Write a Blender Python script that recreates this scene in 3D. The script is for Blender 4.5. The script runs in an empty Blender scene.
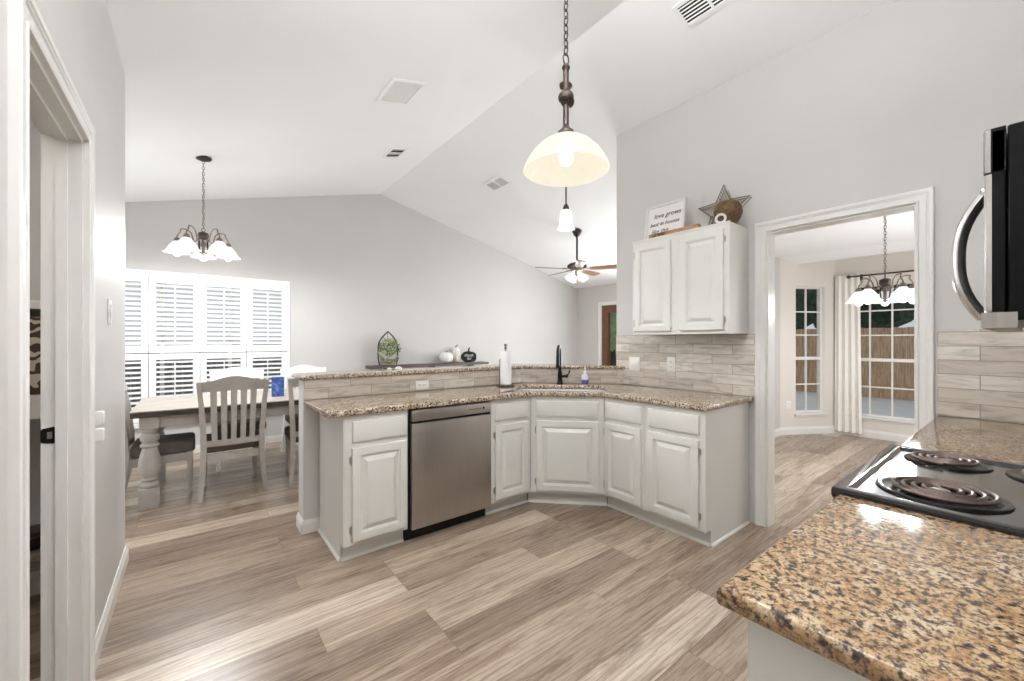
import bpy, bmesh, math, random
from math import sin, cos, pi, radians
from mathutils import Vector, Matrix

random.seed(7)
S = bpy.context.scene
COL = S.collection

# ------------------------------------------------------------------ camera, world, exposure, lights
cam_d = bpy.data.cameras.new('camera')
cam = bpy.data.objects.new('camera', cam_d)
COL.objects.link(cam)
S.camera = cam
cam_d.sensor_width = 36.0
cam_d.lens = 36.0 * 407.0 / 1024.0
cam_d.clip_start = 0.02
cam.location = (0, 0, 1.36)
YAW = math.atan2(318, 407)
cam.rotation_euler = (pi / 2, 0, -YAW)
cam_d.shift_y = 0.5 / 1024

S.view_settings.view_transform = 'Standard'
S.view_settings.look = 'None'
S.view_settings.gamma = 1.0
S.view_settings.use_curve_mapping = False
S.view_settings.exposure = 0.34

W = bpy.data.worlds.new('sky')
S.world = W
W.use_nodes = True
W.node_tree.nodes['Background'].inputs[0].default_value = (0.90, 0.945, 1.0, 1)
W.node_tree.nodes['Background'].inputs[1].default_value = 0.48


def light(name, kind, loc, power, size=0.05, col=(1, 1, 1), rot=None, size_y=None):
    d = bpy.data.lights.new(name, kind)
    d.energy = power
    d.color = col
    if kind == 'AREA':
        d.size = size
        if size_y:
            d.shape = 'RECTANGLE'
            d.size_y = size_y
    else:
        d.shadow_soft_size = size
    o = bpy.data.objects.new(name, d)
    COL.objects.link(o)
    o.location = loc
    if rot:
        o.rotation_euler = rot
    return o


WARM = (0.96, 0.98, 1.0)
# added area lamps as daylight fill, at unseen dining, living-room and nook windows
light('daylight_dining', 'AREA', (-2.9, 4.9, 1.4), 42, 2.4, (0.88, 0.945, 1.0), (0, radians(-90), 0), 2.0)
light('daylight_living', 'AREA', (6.62, 3.6, 1.5), 94, 1.6, (0.88, 0.945, 1.0), (0, radians(90), 0), 1.5)
light('daylight_nook', 'AREA', (5.55, -0.40, 1.4), 32, 1.5, (0.94, 0.97, 1.0), (radians(90), 0, 0), 1.4)
# added kitchen fill lamps, out of view (fixture built further down): down and up
light('kitchen_lamp_down', 'AREA', (0.5, 0.5, 2.595), 10, 1.2, (0.92, 0.96, 1.0), (0, 0, 0), 0.4)
light('kitchen_lamp_up', 'AREA', (0.5, 0.5, 2.665), 68, 1.2, (0.92, 0.96, 1.0), (pi, 0, 0), 0.4)

# ------------------------------------------------------------------ helpers


def lin(c):
    return tuple(((v / 255.0) / 12.92 if v / 255.0 <= 0.04045 else ((v / 255.0 + 0.055) / 1.055) ** 2.4) for v in c) + (1.0,)


class NT:
    """small node-tree writer"""

    def __init__(self, name):
        self.m = bpy.data.materials.new(name)
        self.m.use_nodes = True
        self.t = self.m.node_tree
        self.b = self.t.nodes['Principled BSDF']
        self.out = self.t.nodes['Material Output']

    def n(self, typ, **kw):
        nd = self.t.nodes.new(typ)
        for k, v in kw.items():
            if k.startswith('i_'):
                key = k[2:].replace('_', ' ')
                nd.inputs[int(key) if key.isdigit() else key].default_value = v
            else:
                setattr(nd, k, v)
        return nd

    def l(self, a, ao, b, bi):
        self.t.links.new(a.outputs[ao], b.inputs[bi])

    def coords(self, scale=(1, 1, 1), loc=(0, 0, 0), swap=False):
        tc = self.n('ShaderNodeTexCoord')
        mp = self.n('ShaderNodeMapping')
        mp.inputs['Scale'].default_value = scale
        mp.inputs['Location'].default_value = loc
        if swap:   # x along the wall, z up -> texture x, y
            sx = self.n('ShaderNodeSeparateXYZ')
            cx = self.n('ShaderNodeCombineXYZ')
            self.l(tc, 'Object', sx, 0)
            self.l(sx, 'X', cx, 'X')
            self.l(sx, 'Z', cx, 'Y')
            self.l(sx, 'Y', cx, 'Z')
            self.l(cx, 0, mp, 0)
        else:
            self.l(tc, 'Object', mp, 0)
        return mp

    def noise(self, mp, scale, detail=3.0, rough=0.5, dist=0.0):
        nz = self.n('ShaderNodeTexNoise')
        nz.inputs['Scale'].default_value = scale
        nz.inputs['Detail'].default_value = detail
        nz.inputs['Roughness'].default_value = rough
        nz.inputs['Distortion'].default_value = dist
        if mp:
            self.l(mp, 0, nz, 'Vector')
        return nz

    def ramp(self, src, so, stops, interp='LINEAR'):
        r = self.n('ShaderNodeValToRGB')
        e = r.color_ramp.elements
        r.color_ramp.interpolation = interp
        while len(e) < len(stops):
            e.new(0.5)
        for k, (p, c) in enumerate(stops):
            e[k].position = p
            e[k].color = c if len(c) == 4 else tuple(c) + (1,)
        self.l(src, so, r, 0)
        return r

    def mix(self, a, ao, b, bo, fac=0.5, mode='MIX', fsrc=None, fo=0):
        m = self.n('ShaderNodeMix', data_type='RGBA', blend_type=mode)
        m.inputs[0].default_value = fac
        if fsrc:
            self.l(fsrc, fo, m, 0)
        if isinstance(a, tuple):
            m.inputs[6].default_value = a
        else:
            self.l(a, ao, m, 6)
        if isinstance(b, tuple):
            m.inputs[7].default_value = b
        else:
            self.l(b, bo, m, 7)
        return m

    def bump(self, src, so, strength=0.1, dist=0.01):
        b = self.n('ShaderNodeBump')
        b.inputs['Strength'].default_value = strength
        b.inputs['Distance'].default_value = dist
        self.l(src, so, b, 'Height')
        self.l(b, 0, self.b, 'Normal')


def plain(name, rgb, rough=0.5, metal=0.0, vary=0.04, scale=6.0, bump=0.0, bscale=80.0, emit=None, estr=0.0, coat=0.0, spec=None):
    t = NT(name)
    c = lin(rgb)
    t.b.inputs['Roughness'].default_value = rough
    t.b.inputs['Metallic'].default_value = metal
    if coat:
        t.b.inputs['Coat Weight'].default_value = coat
        t.b.inputs['Coat Roughness'].default_value = 0.1
    if spec is not None:
        t.b.inputs['Specular IOR Level'].default_value = spec
    mp = t.coords()
    nz = t.noise(mp, scale, 3)
    a = tuple(max(0, v * (1 - vary)) for v in c[:3]) + (1,)
    b = tuple(min(1, v * (1 + vary)) for v in c[:3]) + (1,)
    r = t.ramp(nz, 'Fac', [(0.3, a), (0.7, b)])
    t.l(r, 0, t.b, 'Base Color')
    if bump:
        nb = t.noise(mp, bscale, 2)
        t.bump(nb, 'Fac', bump, 0.004)
    if emit:
        t.b.inputs['Emission Color'].default_value = lin(emit)
        t.b.inputs['Emission Strength'].default_value = estr
    return t.m


M = {}
M['wall'] = plain('wall_paint', (202, 199, 195), 0.75, vary=0.015, scale=2, bump=0.10, bscale=70)
M['wall_satin'] = plain('wall_paint_satin', (206, 202, 198), 0.50, vary=0.015, scale=2, bump=0.12, bscale=70)
M['wall_beige'] = plain('wall_paint_beige', (220, 212, 204), 0.75, vary=0.015, scale=2, bump=0.10, bscale=70)
M['ceil'] = plain('ceiling_paint', (248, 248, 248), 0.85, vary=0.01, scale=2, bump=0.15, bscale=50)
M['trim'] = plain('trim_paint', (226, 223, 218), 0.32, vary=0.015)
M['cab'] = plain('cabinet_paint', (218, 216, 210), 0.34, vary=0.02, scale=4)
M['shutter'] = plain('shutter_paint', (240, 240, 238), 0.35, vary=0.01)
M['plate'] = plain('white_plastic', (236, 233, 226), 0.3, vary=0.01)
M['black_metal'] = plain('black_metal', (30, 29, 29), 0.35, 0.6)
M['bronze'] = plain('aged_bronze', (72, 62, 56), 0.4, 0.6, vary=0.2, scale=30)
M['pewter'] = plain('pewter_brown', (126, 112, 100), 0.4, 0.55, vary=0.15, scale=30)
M['hinge'] = plain('hinge_metal', (176, 168, 156), 0.35, 0.7)
M['black_gloss'] = plain('black_enamel', (14, 14, 16), 0.10, 0.0, vary=0.02, coat=0.6)
M['black_side'] = plain('black_appliance_side', (10, 10, 11), 0.3, 0.0, vary=0.02, spec=0.15)
M['black_matte'] = plain('black_matte', (12, 12, 12), 0.6)
M['coil'] = plain('burner_coil', (128, 112, 106), 0.30, 0.75, vary=0.15, scale=20)
M['pan'] = plain('black_drip_pan', (22, 21, 21), 0.14, 0.5)
M['chrome'] = plain('chrome', (190, 188, 186), 0.14, 1.0, vary=0.02)
M['taupe'] = plain('weathered_taupe_paint', (172, 165, 157), 0.55, vary=0.07, scale=14)
M['chalk'] = plain('chalk_white_paint', (240, 238, 234), 0.6, vary=0.02)  # overexposure from the window put into the far chairs' colour
M['cushion'] = plain('dark_cushion_fabric', (98, 88, 81), 0.9, vary=0.12, scale=40, bump=0.2, bscale=250)
M['paper'] = plain('paper_towel', (252, 252, 252), 0.95, vary=0.01, bump=0.2, bscale=120)
M['sinkm'] = plain('sink_enamel', (226, 222, 222), 0.3, vary=0.02)
M['purple'] = plain('purple_label', (92, 70, 150), 0.4, vary=0.1)
M['soap'] = plain('soap_bottle_plastic', (222, 218, 228), 0.2, vary=0.03)
M['leaf'] = plain('leaf_green', (104, 118, 66), 0.6, vary=0.35, scale=60)
M['leaf_pale'] = plain('leaf_pale', (196, 202, 140), 0.6, vary=0.2, scale=60)
M['pot'] = plain('pale_wood_frame', (150, 136, 120), 0.7, vary=0.15, scale=30)
M['pump_w'] = plain('white_pumpkin', (232, 229, 224), 0.6, vary=0.03)
M['pump_p'] = plain('pale_pumpkin', (222, 214, 206), 0.7, vary=0.06, scale=20)
M['stem'] = plain('pumpkin_stem', (120, 108, 96), 0.8, vary=0.2, scale=30)
M['chalkboard'] = plain('black_board', (22, 21, 21), 0.6, vary=0.1)
M['ink'] = plain('black_ink', (38, 36, 36), 0.8)
M['white_ink'] = plain('white_ink', (235, 232, 228), 0.8)
M['signpaper'] = plain('sign_board', (226, 221, 217), 0.8, vary=0.02, scale=8)
M['signframe'] = plain('sign_frame_whitewash', (216, 213, 208), 0.6, vary=0.05, scale=20)
M['wire'] = plain('rusty_wire', (116, 96, 78), 0.6, 0.3, vary=0.2, scale=40)
M['wicker'] = plain('brown_wicker', (112, 86, 58), 0.8, vary=0.4, scale=60, bump=0.3, bscale=200)
M['fan_blade'] = plain('fan_blade_wood', (140, 106, 84), 0.35, vary=0.12, scale=8)
M['fan_dark'] = plain('fan_bronze', (58, 50, 46), 0.4, 0.5, vary=0.1)
M['curtain'] = plain('curtain_cloth', (240, 236, 229), 0.9, vary=0.02, bump=0.15, bscale=200)
M['doorwood'] = plain('stained_door_wood', (104, 68, 44), 0.45, vary=0.18, scale=12)
M['bowl'] = plain('dark_brown_bowl', (62, 42, 34), 0.4, vary=0.2)
M['blue'] = None
M['concrete'] = plain('patio_concrete', (214, 215, 214), 0.9, vary=0.05, scale=3)
M['tree'] = plain('tree_foliage', (62, 78, 64), 0.9, vary=0.4, scale=6, bump=0.5, bscale=14)
M['tree_light'] = plain('bright_foliage', (140, 164, 118), 0.9, vary=0.35, scale=5, bump=0.4, bscale=14)
M['bark'] = plain('tree_bark', (70, 58, 48), 0.9, vary=0.3, scale=12)
M['frame_dark'] = plain('dark_frame_wood', (70, 62, 56), 0.6, vary=0.15, scale=20)


def wood(name, c1, c2, c3, rough=0.4, along='X', scale=6.0):
    t = NT(name)
    sc = {'X': (0.12, 1, 1), 'Y': (1, 0.12, 1), 'Z': (1, 1, 0.12)}[along]
    mp = t.coords(sc)
    nz = t.noise(mp, scale * 6, 6, 0.6, 0.4)
    r = t.ramp(nz, 'Fac', [(0.3, lin(c1)), (0.5, lin(c2)), (0.72, lin(c3))])
    t.l(r, 0, t.b, 'Base Color')
    t.b.inputs['Roughness'].default_value = rough
    t.bump(nz, 'Fac', 0.08, 0.003)
    return t.m


M['tabletop'] = wood('weathered_tabletop', (142, 131, 120), (172, 162, 152), (190, 182, 172), 0.45)
M['tableedge'] = wood('dark_table_edge', (48, 39, 34), (66, 54, 47), (84, 70, 61), 0.5)
M['shelfwood'] = wood('dark_shelf_wood', (58, 50, 46), (86, 76, 70), (108, 98, 92), 0.5)
M['signwood'] = wood('pine_board', (132, 96, 62), (176, 134, 92), (196, 156, 112), 0.6, 'X')
M['fence'] = wood('fence_boards', (158, 130, 102), (190, 160, 130), (212, 186, 154), 0.9, 'Z', 4)
M['fence_grey'] = wood('grey_fence_boards', (112, 108, 106), (140, 136, 134), (166, 162, 160), 0.9, 'Z', 4)


def floor_mat():
    t = NT('plank_floor')
    mp = t.coords(loc=(0.33, -1.51 + 1.93, 0))
    br = t.n('ShaderNodeTexBrick', offset=0.37, offset_frequency=3, squash=1.0)
    br.inputs['Color1'].default_value = (0, 0, 0, 1)
    br.inputs['Color2'].default_value = (1, 1, 1, 1)
    br.inputs['Mortar'].default_value = (0.5, 0.5, 0.5, 1)
    br.inputs['Scale'].default_value = 1.0
    br.inputs['Mortar Size'].default_value = 0.0012
    br.inputs['Mortar Smooth'].default_value = 0.1
    br.inputs['Bias'].default_value = 0.0
    br.inputs['Brick Width'].default_value = 1.25
    br.inputs['Row Height'].default_value = 0.193
    t.l(mp, 0, br, 'Vector')
    # per-plank shift so that the grain breaks at every joint
    sh = t.n('ShaderNodeVectorMath', operation='SCALE')
    t.l(br, 'Color', sh, 0)
    sh.inputs['Scale'].default_value = 37.0
    ad = t.n('ShaderNodeVectorMath', operation='ADD')
    t.l(mp, 0, ad, 0)
    t.l(sh, 0, ad, 1)
    m2 = t.n('ShaderNodeMapping')
    m2.inputs['Scale'].default_value = (0.55, 5.5, 1)
    t.l(ad, 0, m2, 0)
    big = t.noise(m2, 2.2, 8, 0.72, 1.2)
    m3 = t.n('ShaderNodeMapping')
    m3.inputs['Scale'].default_value = (2.4, 62.0, 1)
    t.l(ad, 0, m3, 0)
    fine = t.noise(m3, 2.0, 5, 0.65, 0.6)
    m4 = t.n('ShaderNodeMapping')
    m4.inputs['Scale'].default_value = (0.10, 1.0, 1)
    t.l(ad, 0, m4, 0)
    wv = t.n('ShaderNodeTexWave', wave_type='BANDS', bands_direction='Y')
    wv.inputs['Scale'].default_value = 13.0
    wv.inputs['Distortion'].default_value = 9.0
    wv.inputs['Detail'].default_value = 4.0
    wv.inputs['Detail Scale'].default_value = 1.6
    wv.inputs['Detail Roughness'].default_value = 0.65
    t.l(m4, 0, wv, 0)
    tone = t.ramp(br, 'Color', [(0.0, lin((148, 132, 118))), (0.4, lin((174, 158, 142))), (0.7, lin((190, 175, 159))), (0.88, lin((206, 194, 179))), (1.0, lin((230, 222, 210)))])
    g1 = t.ramp(big, 'Fac', [(0.30, lin((118, 98, 84))), (0.40, lin((172, 154, 138))), (0.50, lin((226, 216, 206))), (0.62, lin((250, 246, 240))), (0.74, lin((204, 192, 180)))])
    mx = t.mix(tone, 0, g1, 0, 0.74, 'MULTIPLY')
    g2 = t.ramp(fine, 'Fac', [(0.34, lin((132, 114, 100))), (0.46, lin((226, 220, 212))), (0.6, lin((255, 255, 255)))])
    mx2 = t.mix(mx, 2, g2, 0, 0.40, 'MULTIPLY')
    g3 = t.ramp(wv, 'Fac', [(0.05, lin((150, 130, 114))), (0.30, lin((232, 226, 220))), (0.7, lin((255, 255, 255)))])
    mx2 = t.mix(mx2, 2, g3, 0, 0.32, 'MULTIPLY')
    gain = t.mix(mx2, 2, (1.13, 1.14, 1.15, 1), 0, 1.0, 'MULTIPLY')
    fin = t.mix(gain, 2, lin((112, 96, 82)), 0, 0.0, 'MIX', br, 'Fac')
    t.l(fin, 2, t.b, 'Base Color')
    rr = t.ramp(fine, 'Fac', [(0.2, (0.34, 0.34, 0.34)), (0.8, (0.24, 0.24, 0.24))])
    t.l(rr, 0, t.b, 'Roughness')
    t.bump(fine, 'Fac', 0.06, 0.002)
    return t.m


M['floor'] = floor_mat()


def tile_mat():
    t = NT('wood_look_tile')
    mp = t.coords(swap=True)
    br = t.n('ShaderNodeTexBrick', offset=0.5, offset_frequency=2)
    br.inputs['Color1'].default_value = (0, 0, 0, 1)
    br.inputs['Color2'].default_value = (1, 1, 1, 1)
    br.inputs['Mortar'].default_value = (0.5, 0.5, 0.5, 1)
    br.inputs['Scale'].default_value = 1.0
    br.inputs['Mortar Size'].default_value = 0.0022
    br.inputs['Mortar Smooth'].default_value = 0.2
    br.inputs['Brick Width'].default_value = 0.315
    br.inputs['Row Height'].default_value = 0.0775
    t.l(mp, 0, br, 'Vector')
    sh = t.n('ShaderNodeVectorMath', operation='SCALE')
    t.l(br, 'Color', sh, 0)
    sh.inputs['Scale'].default_value = 23.0
    ad = t.n('ShaderNodeVectorMath', operation='ADD')
    t.l(mp, 0, ad, 0)
    t.l(sh, 0, ad, 1)
    m2 = t.n('ShaderNodeMapping')
    m2.inputs['Scale'].default_value = (3.2, 16.0, 1)
    t.l(ad, 0, m2, 0)
    nz = t.noise(m2, 1.7, 5, 0.6, 0.7)
    tone = t.ramp(br, 'Color', [(0.0, lin((196, 187, 176))), (0.5, lin((216, 209, 199))), (1.0, lin((228, 224, 217)))])
    g = t.ramp(nz, 'Fac', [(0.30, lin((140, 124, 112))), (0.42, lin((206, 196, 186))), (0.55, lin((246, 242, 236)))])
    mx = t.mix(tone, 0, g, 0, 0.55, 'MULTIPLY')
    fin = t.mix(mx, 2, lin((150, 138, 126)), 0, 0.0, 'MIX', br, 'Fac')
    t.l(fin, 2, t.b, 'Base Color')
    t.b.inputs['Roughness'].default_value = 0.28
    inv = t.n('ShaderNodeMath', operation='SUBTRACT')
    inv.inputs[0].default_value = 1.0
    t.l(br, 'Fac', inv, 1)
    t.bump(inv, 0, 0.5, 0.002)
    return t.m


M['tile'] = tile_mat()


def granite(name, warm, dark):
    t = NT(name)
    mp = t.coords()
    a = t.noise(mp, 78, 5, 0.62, 0.1)
    b = t.noise(mp, 190, 3, 0.6, 0.3)
    c = t.noise(mp, 16, 4, 0.55, 0.6)
    d = t.noise(mp, 38, 5, 0.62, 0.7)
    base = t.ramp(c, 'Fac', [(0.32, lin(warm[0])), (0.50, lin(warm[1])), (0.68, lin(warm[2]))])
    tawny = t.ramp(d, 'Fac', [(0.40, (1, 1, 1)), (0.52, (0, 0, 0))])
    m1 = t.mix(base, 0, lin(dark[0]), 0, 0.5, 'MIX', tawny, 0)
    spot = t.ramp(a, 'Fac', [(0.445, (1, 1, 1)), (0.51, (0, 0, 0))])
    m2 = t.mix(m1, 2, lin(dark[1]), 0, 0.5, 'MIX', spot, 0)
    core = t.ramp(a, 'Fac', [(0.37, (1, 1, 1)), (0.445, (0, 0, 0))])
    m3 = t.mix(m2, 2, lin(dark[2]), 0, 0.5, 'MIX', core, 0)
    tiny = t.ramp(b, 'Fac', [(0.34, lin((140, 126, 116))), (0.50, lin((255, 255, 255)))])
    m4 = t.mix(m3, 2, tiny, 0, 0.8, 'MULTIPLY')
    t.l(m4, 2, t.b, 'Base Color')
    t.b.inputs['Roughness'].default_value = 0.09
    t.b.inputs['Specular IOR Level'].default_value = 0.42
    return t.m


M['granite'] = granite('speckled_gold_granite', ((160, 128, 93), (178, 150, 114), (190, 172, 146)), ((154, 120, 86), (104, 88, 78), (62, 55, 52)))
M['granite_grey'] = granite('speckled_grey_tan_granite', ((196, 174, 146), (212, 196, 174), (222, 212, 200)), ((160, 138, 114), (112, 94, 80), (62, 54, 48)))  # same granite as the near worktop, glare put into a paler, greyer colour


def steel(name, rgb, rough):
    t = NT(name)
    mp = t.coords((1, 1, 0.02))
    nz = t.noise(mp, 160, 2)
    r = t.ramp(nz, 'Fac', [(0.3, tuple(v * 0.92 for v in lin(rgb)[:3])), (0.7, lin(rgb)[:3])])
    t.l(r, 0, t.b, 'Base Color')
    t.b.inputs['Metallic'].default_value = 0.95
    t.b.inputs['Roughness'].default_value = rough
    return t.m


M['steel'] = steel('brushed_stainless', (176, 170, 164), 0.36)
M['steel_l'] = steel('bright_stainless', (214, 211, 206), 0.25)


def glass_mat(name='window_glass', tint=(1, 1, 1), refl=0.08):
    t = NT(name)
    t.t.nodes.remove(t.b)
    tr = t.n('ShaderNodeBsdfTransparent')
    tr.inputs[0].default_value = tuple(tint) + (1,)
    gl = t.n('ShaderNodeBsdfGlossy')
    gl.inputs['Roughness'].default_value = 0.02
    lw = t.n('ShaderNodeLayerWeight')
    lw.inputs['Blend'].default_value = refl
    mx = t.n('ShaderNodeMixShader')
    t.l(lw, 'Fresnel', mx, 0)
    t.l(tr, 0, mx, 1)
    t.l(gl, 0, mx, 2)
    t.l(mx, 0, t.out, 0)
    return t.m


M['glass'] = glass_mat()
M['glass_grey'] = glass_mat('grey_lamp_glass', (0.72, 0.72, 0.74), 0.3)
M['glass_shade'] = None


def shade_mat(name, rgb, strength, emit):
    """lamp glass that is lit from inside: milky, glowing, letting some light through"""
    t = NT(name)
    t.b.inputs['Base Color'].default_value = lin(rgb)
    t.b.inputs['Roughness'].default_value = 0.3
    t.b.inputs['Emission Color'].default_value = lin(emit)
    t.b.inputs['Emission Strength'].default_value = strength
    mp = t.coords()
    nz = t.noise(mp, 9, 2)
    r = t.ramp(nz, 'Fac', [(0.3, tuple(v * 0.96 for v in lin(rgb)[:3])), (0.7, lin(rgb)[:3])])
    t.l(r, 0, t.b, 'Base Color')
    return t.m


def lit_glass(name, rgb, strength, clear):
    """milky lamp glass lit from inside: glows, and lets part of the lamp's light through"""
    t = NT(name)
    t.t.nodes.remove(t.b)
    mp = t.coords()
    nz = t.noise(mp, 9, 2)
    r = t.ramp(nz, 'Fac', [(0.3, tuple(v * 0.96 for v in lin(rgb)[:3])), (0.7, lin(rgb)[:3])])
    em = t.n('ShaderNodeEmission')
    em.inputs['Strength'].default_value = strength
    t.l(r, 0, em, 0)
    tr = t.n('ShaderNodeBsdfTransparent')
    mx = t.n('ShaderNodeMixShader')
    mx.inputs[0].default_value = clear
    t.l(em, 0, mx, 1)
    t.l(tr, 0, mx, 2)
    gl = t.n('ShaderNodeBsdfGlossy')
    gl.inputs['Roughness'].default_value = 0.15
    m2 = t.n('ShaderNodeMixShader')
    m2.inputs[0].default_value = 0.04
    t.l(mx, 0, m2, 1)
    t.l(gl, 0, m2, 2)
    t.l(m2, 0, t.out, 0)
    return t.m


M['shade_cream'] = lit_glass('cream_lamp_glass', (255, 243, 216), 1.12, 0.20)
M['shade_inner'] = lit_glass('cream_lamp_glass_inside', (236, 226, 204), 0.92, 0.20)
M['shade_white'] = lit_glass('white_lamp_glass', (255, 252, 246), 1.12, 0.25)
M['bulb'] = lit_glass('lit_bulb', (255, 250, 240), 8.0, 0.8)


def blue_mat():
    t = NT('blue_swirl_print')
    mp = t.coords((1, 1, 1))
    nz = t.noise(mp, 14, 3, 0.5, 2.0)
    r = t.ramp(nz, 'Fac', [(0.3, lin((36, 58, 128))), (0.5, lin((70, 104, 178))), (0.7, lin((128, 158, 208)))])
    t.l(r, 0, t.b, 'Base Color')
    t.b.inputs['Roughness'].default_value = 0.35
    return t.m


M['blue'] = blue_mat()


def ikat_mat():
    t = NT('scroll_print_fabric')
    mp = t.coords((1, 1, 1))
    w = t.n('ShaderNodeTexWave', wave_type='RINGS', bands_direction='X')
    w.inputs['Scale'].default_value = 7.0
    w.inputs['Distortion'].default_value = 5.0
    w.inputs['Detail'].default_value = 1.0
    w.inputs['Detail Scale'].default_value = 3.0
    t.l(mp, 0, w, 0)
    r = t.ramp(w, 'Fac', [(0.5, lin((78, 62, 50))), (0.56, lin((196, 184, 164)))])
    t.l(r, 0, t.b, 'Base Color')
    t.b.inputs['Roughness'].default_value = 0.9
    return t.m


M['ikat'] = ikat_mat()


class MB:
    """collects shapes and links them as ONE mesh object"""

    def __init__(self):
        self.bm = bmesh.new()

    def _xf(self, verts, mat):
        if mat is not None:
            for v in verts:
                v.co = mat @ v.co

    def box(self, x0, x1, y0, y1, z0, z1, bev=0.0, seg=2, mat=None):
        r = bmesh.ops.create_cube(self.bm, size=1.0)
        vs = r['verts']
        for v in vs:
            v.co = Vector(((x0 + x1) / 2 + v.co.x * abs(x1 - x0), (y0 + y1) / 2 + v.co.y * abs(y1 - y0), (z0 + z1) / 2 + v.co.z * abs(z1 - z0)))
        if bev > 0:
            es = list({e for v in vs for e in v.link_edges})
            q = bmesh.ops.bevel(self.bm, geom=es, offset=bev, segments=seg, profile=0.5, affect='EDGES')
            vs = [v for v in q['verts']] if False else list({v for f in q['faces'] for v in f.verts} | {v for v in vs if v.is_valid})
        self._xf(vs, mat)
        return self

    def lathe(self, prof, c=(0, 0, 0), seg=24, mat=None, cap=True):
        rings = []
        allv = []
        for r, z in prof:
            if r < 1e-6:
                v = self.bm.verts.new((c[0], c[1], c[2] + z))
                rings.append([v])
                allv.append(v)
            else:
                ring = [self.bm.verts.new((c[0] + r * cos(2 * pi * k / seg), c[1] + r * sin(2 * pi * k / seg), c[2] + z)) for k in range(seg)]
                rings.append(ring)
                allv += ring
        for a, b in zip(rings[:-1], rings[1:]):
            if len(a) == 1 and len(b) == 1:
                continue
            for k in range(seg):
                k2 = (k + 1) % seg
                if len(a) == 1:
                    self.bm.faces.new((a[0], b[k2], b[k]))
                elif len(b) == 1:
                    self.bm.faces.new((a[k], a[k2], b[0]))
                else:
                    self.bm.faces.new((a[k], a[k2], b[k2], b[k]))
        if cap:
            for ring, flip in ((rings[0], True), (rings[-1], False)):
                if len(ring) > 2:
                    self.bm.faces.new(list(reversed(ring)) if flip else ring)
        self._xf(allv, mat)
        return self

    def tube(self, pts, r, seg=8, closed=False, sx=1.0, mat=None):
        pts = [Vector(p) for p in pts]
        n = len(pts)
        rs = r if isinstance(r, (list, tuple)) else [r] * n
        tang = []
        for i in range(n):
            a = pts[(i - 1) % n] if (closed or i > 0) else pts[i]
            b = pts[(i + 1) % n] if (closed or i < n - 1) else pts[i]
            d = (b - a)
            tang.append(d.normalized() if d.length > 1e-9 else Vector((0, 0, 1)))
        up = Vector((0, 0, 1)) if abs(tang[0].z) < 0.9 else Vector((1, 0, 0))
        u = (up - tang[0] * up.dot(tang[0])).normalized()
        rings = []
        allv = []
        for i in range(n):
            u = (u - tang[i] * u.dot(tang[i]))
            u = u.normalized() if u.length > 1e-6 else tang[i].orthogonal().normalized()
            w = tang[i].cross(u)
            ring = [self.bm.verts.new(pts[i] + u * (rs[i] * cos(2 * pi * k / seg)) + w * (rs[i] * sx * sin(2 * pi * k / seg))) for k in range(seg)]
            rings.append(ring)
            allv += ring
        m = n if closed else n - 1
        for i in range(m):
            a, b = rings[i], rings[(i + 1) % n]
            for k in range(seg):
                k2 = (k + 1) % seg
                self.bm.faces.new((a[k], a[k2], b[k2], b[k]))
        if not closed:
            self.bm.faces.new(list(reversed(rings[0])))
            self.bm.faces.new(rings[-1])
        self._xf(allv, mat)
        return self

    def bar(self, pts, w, t, wdir=(1, 0, 0), mat=None):
        """rectangular bar swept along pts; w along wdir, t across"""
        pts = [Vector(p) for p in pts]
        wd = Vector(wdir).normalized()
        rings = []
        allv = []
        n = len(pts)
        for i in range(n):
            a = pts[max(0, i - 1)]
            b = pts[min(n - 1, i + 1)]
            tg = (b - a).normalized()
            x = (wd - tg * wd.dot(tg)).normalized()
            y = tg.cross(x)
            ww = w[i] if isinstance(w, (list, tuple)) else w
            tt = t[i] if isinstance(t, (list, tuple)) else t
            ring = [self.bm.verts.new(pts[i] + x * (sx * ww / 2) + y * (sy * tt / 2)) for sx, sy in ((-1, -1), (1, -1), (1, 1), (-1, 1))]
            rings.append(ring)
            allv += ring
        for a, b in zip(rings[:-1], rings[1:]):
            for k in range(4):
                k2 = (k + 1) % 4
                self.bm.faces.new((a[k], a[k2], b[k2], b[k]))
        self.bm.faces.new(list(reversed(rings[0])))
        self.bm.faces.new(rings[-1])
        self._xf(allv, mat)
        return self

    def prism(self, pts, fn, a, b):
        """2-D polygon pts -> fn(p, depth) at depths a and b"""
        va = [self.bm.verts.new(fn(p, a)) for p in pts]
        vb = [self.bm.verts.new(fn(p, b)) for p in pts]
        n = len(pts)
        self.bm.faces.new(va)
        self.bm.faces.new(list(reversed(vb)))
        for k in range(n):
            k2 = (k + 1) % n
            self.bm.faces.new((va[k2], va[k], vb[k], vb[k2]))
        return self

    def loops(self, loops, close_first=False, close_last=True):
        """stack of same-length vertex loops"""
        rr = [[self.bm.verts.new(p) for p in lp] for lp in loops]
        n = len(rr[0])
        for a, b in zip(rr[:-1], rr[1:]):
            for k in range(n):
                k2 = (k + 1) % n
                self.bm.faces.new((a[k], a[k2], b[k2], b[k]))
        if close_last:
            self.bm.faces.new(rr[-1])
        if close_first:
            self.bm.faces.new(list(reversed(rr[0])))
        return self

    def sphere(self, c, r, sc=(1, 1, 1), seg=16, rings=10, mat=None):
        q = bmesh.ops.create_uvsphere(self.bm, u_segments=seg, v_segments=rings, radius=r)
        for v in q['verts']:
            v.co = Vector((c[0] + v.co.x * sc[0], c[1] + v.co.y * sc[1], c[2] + v.co.z * sc[2]))
        self._xf(q['verts'], mat)
        return self

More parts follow.
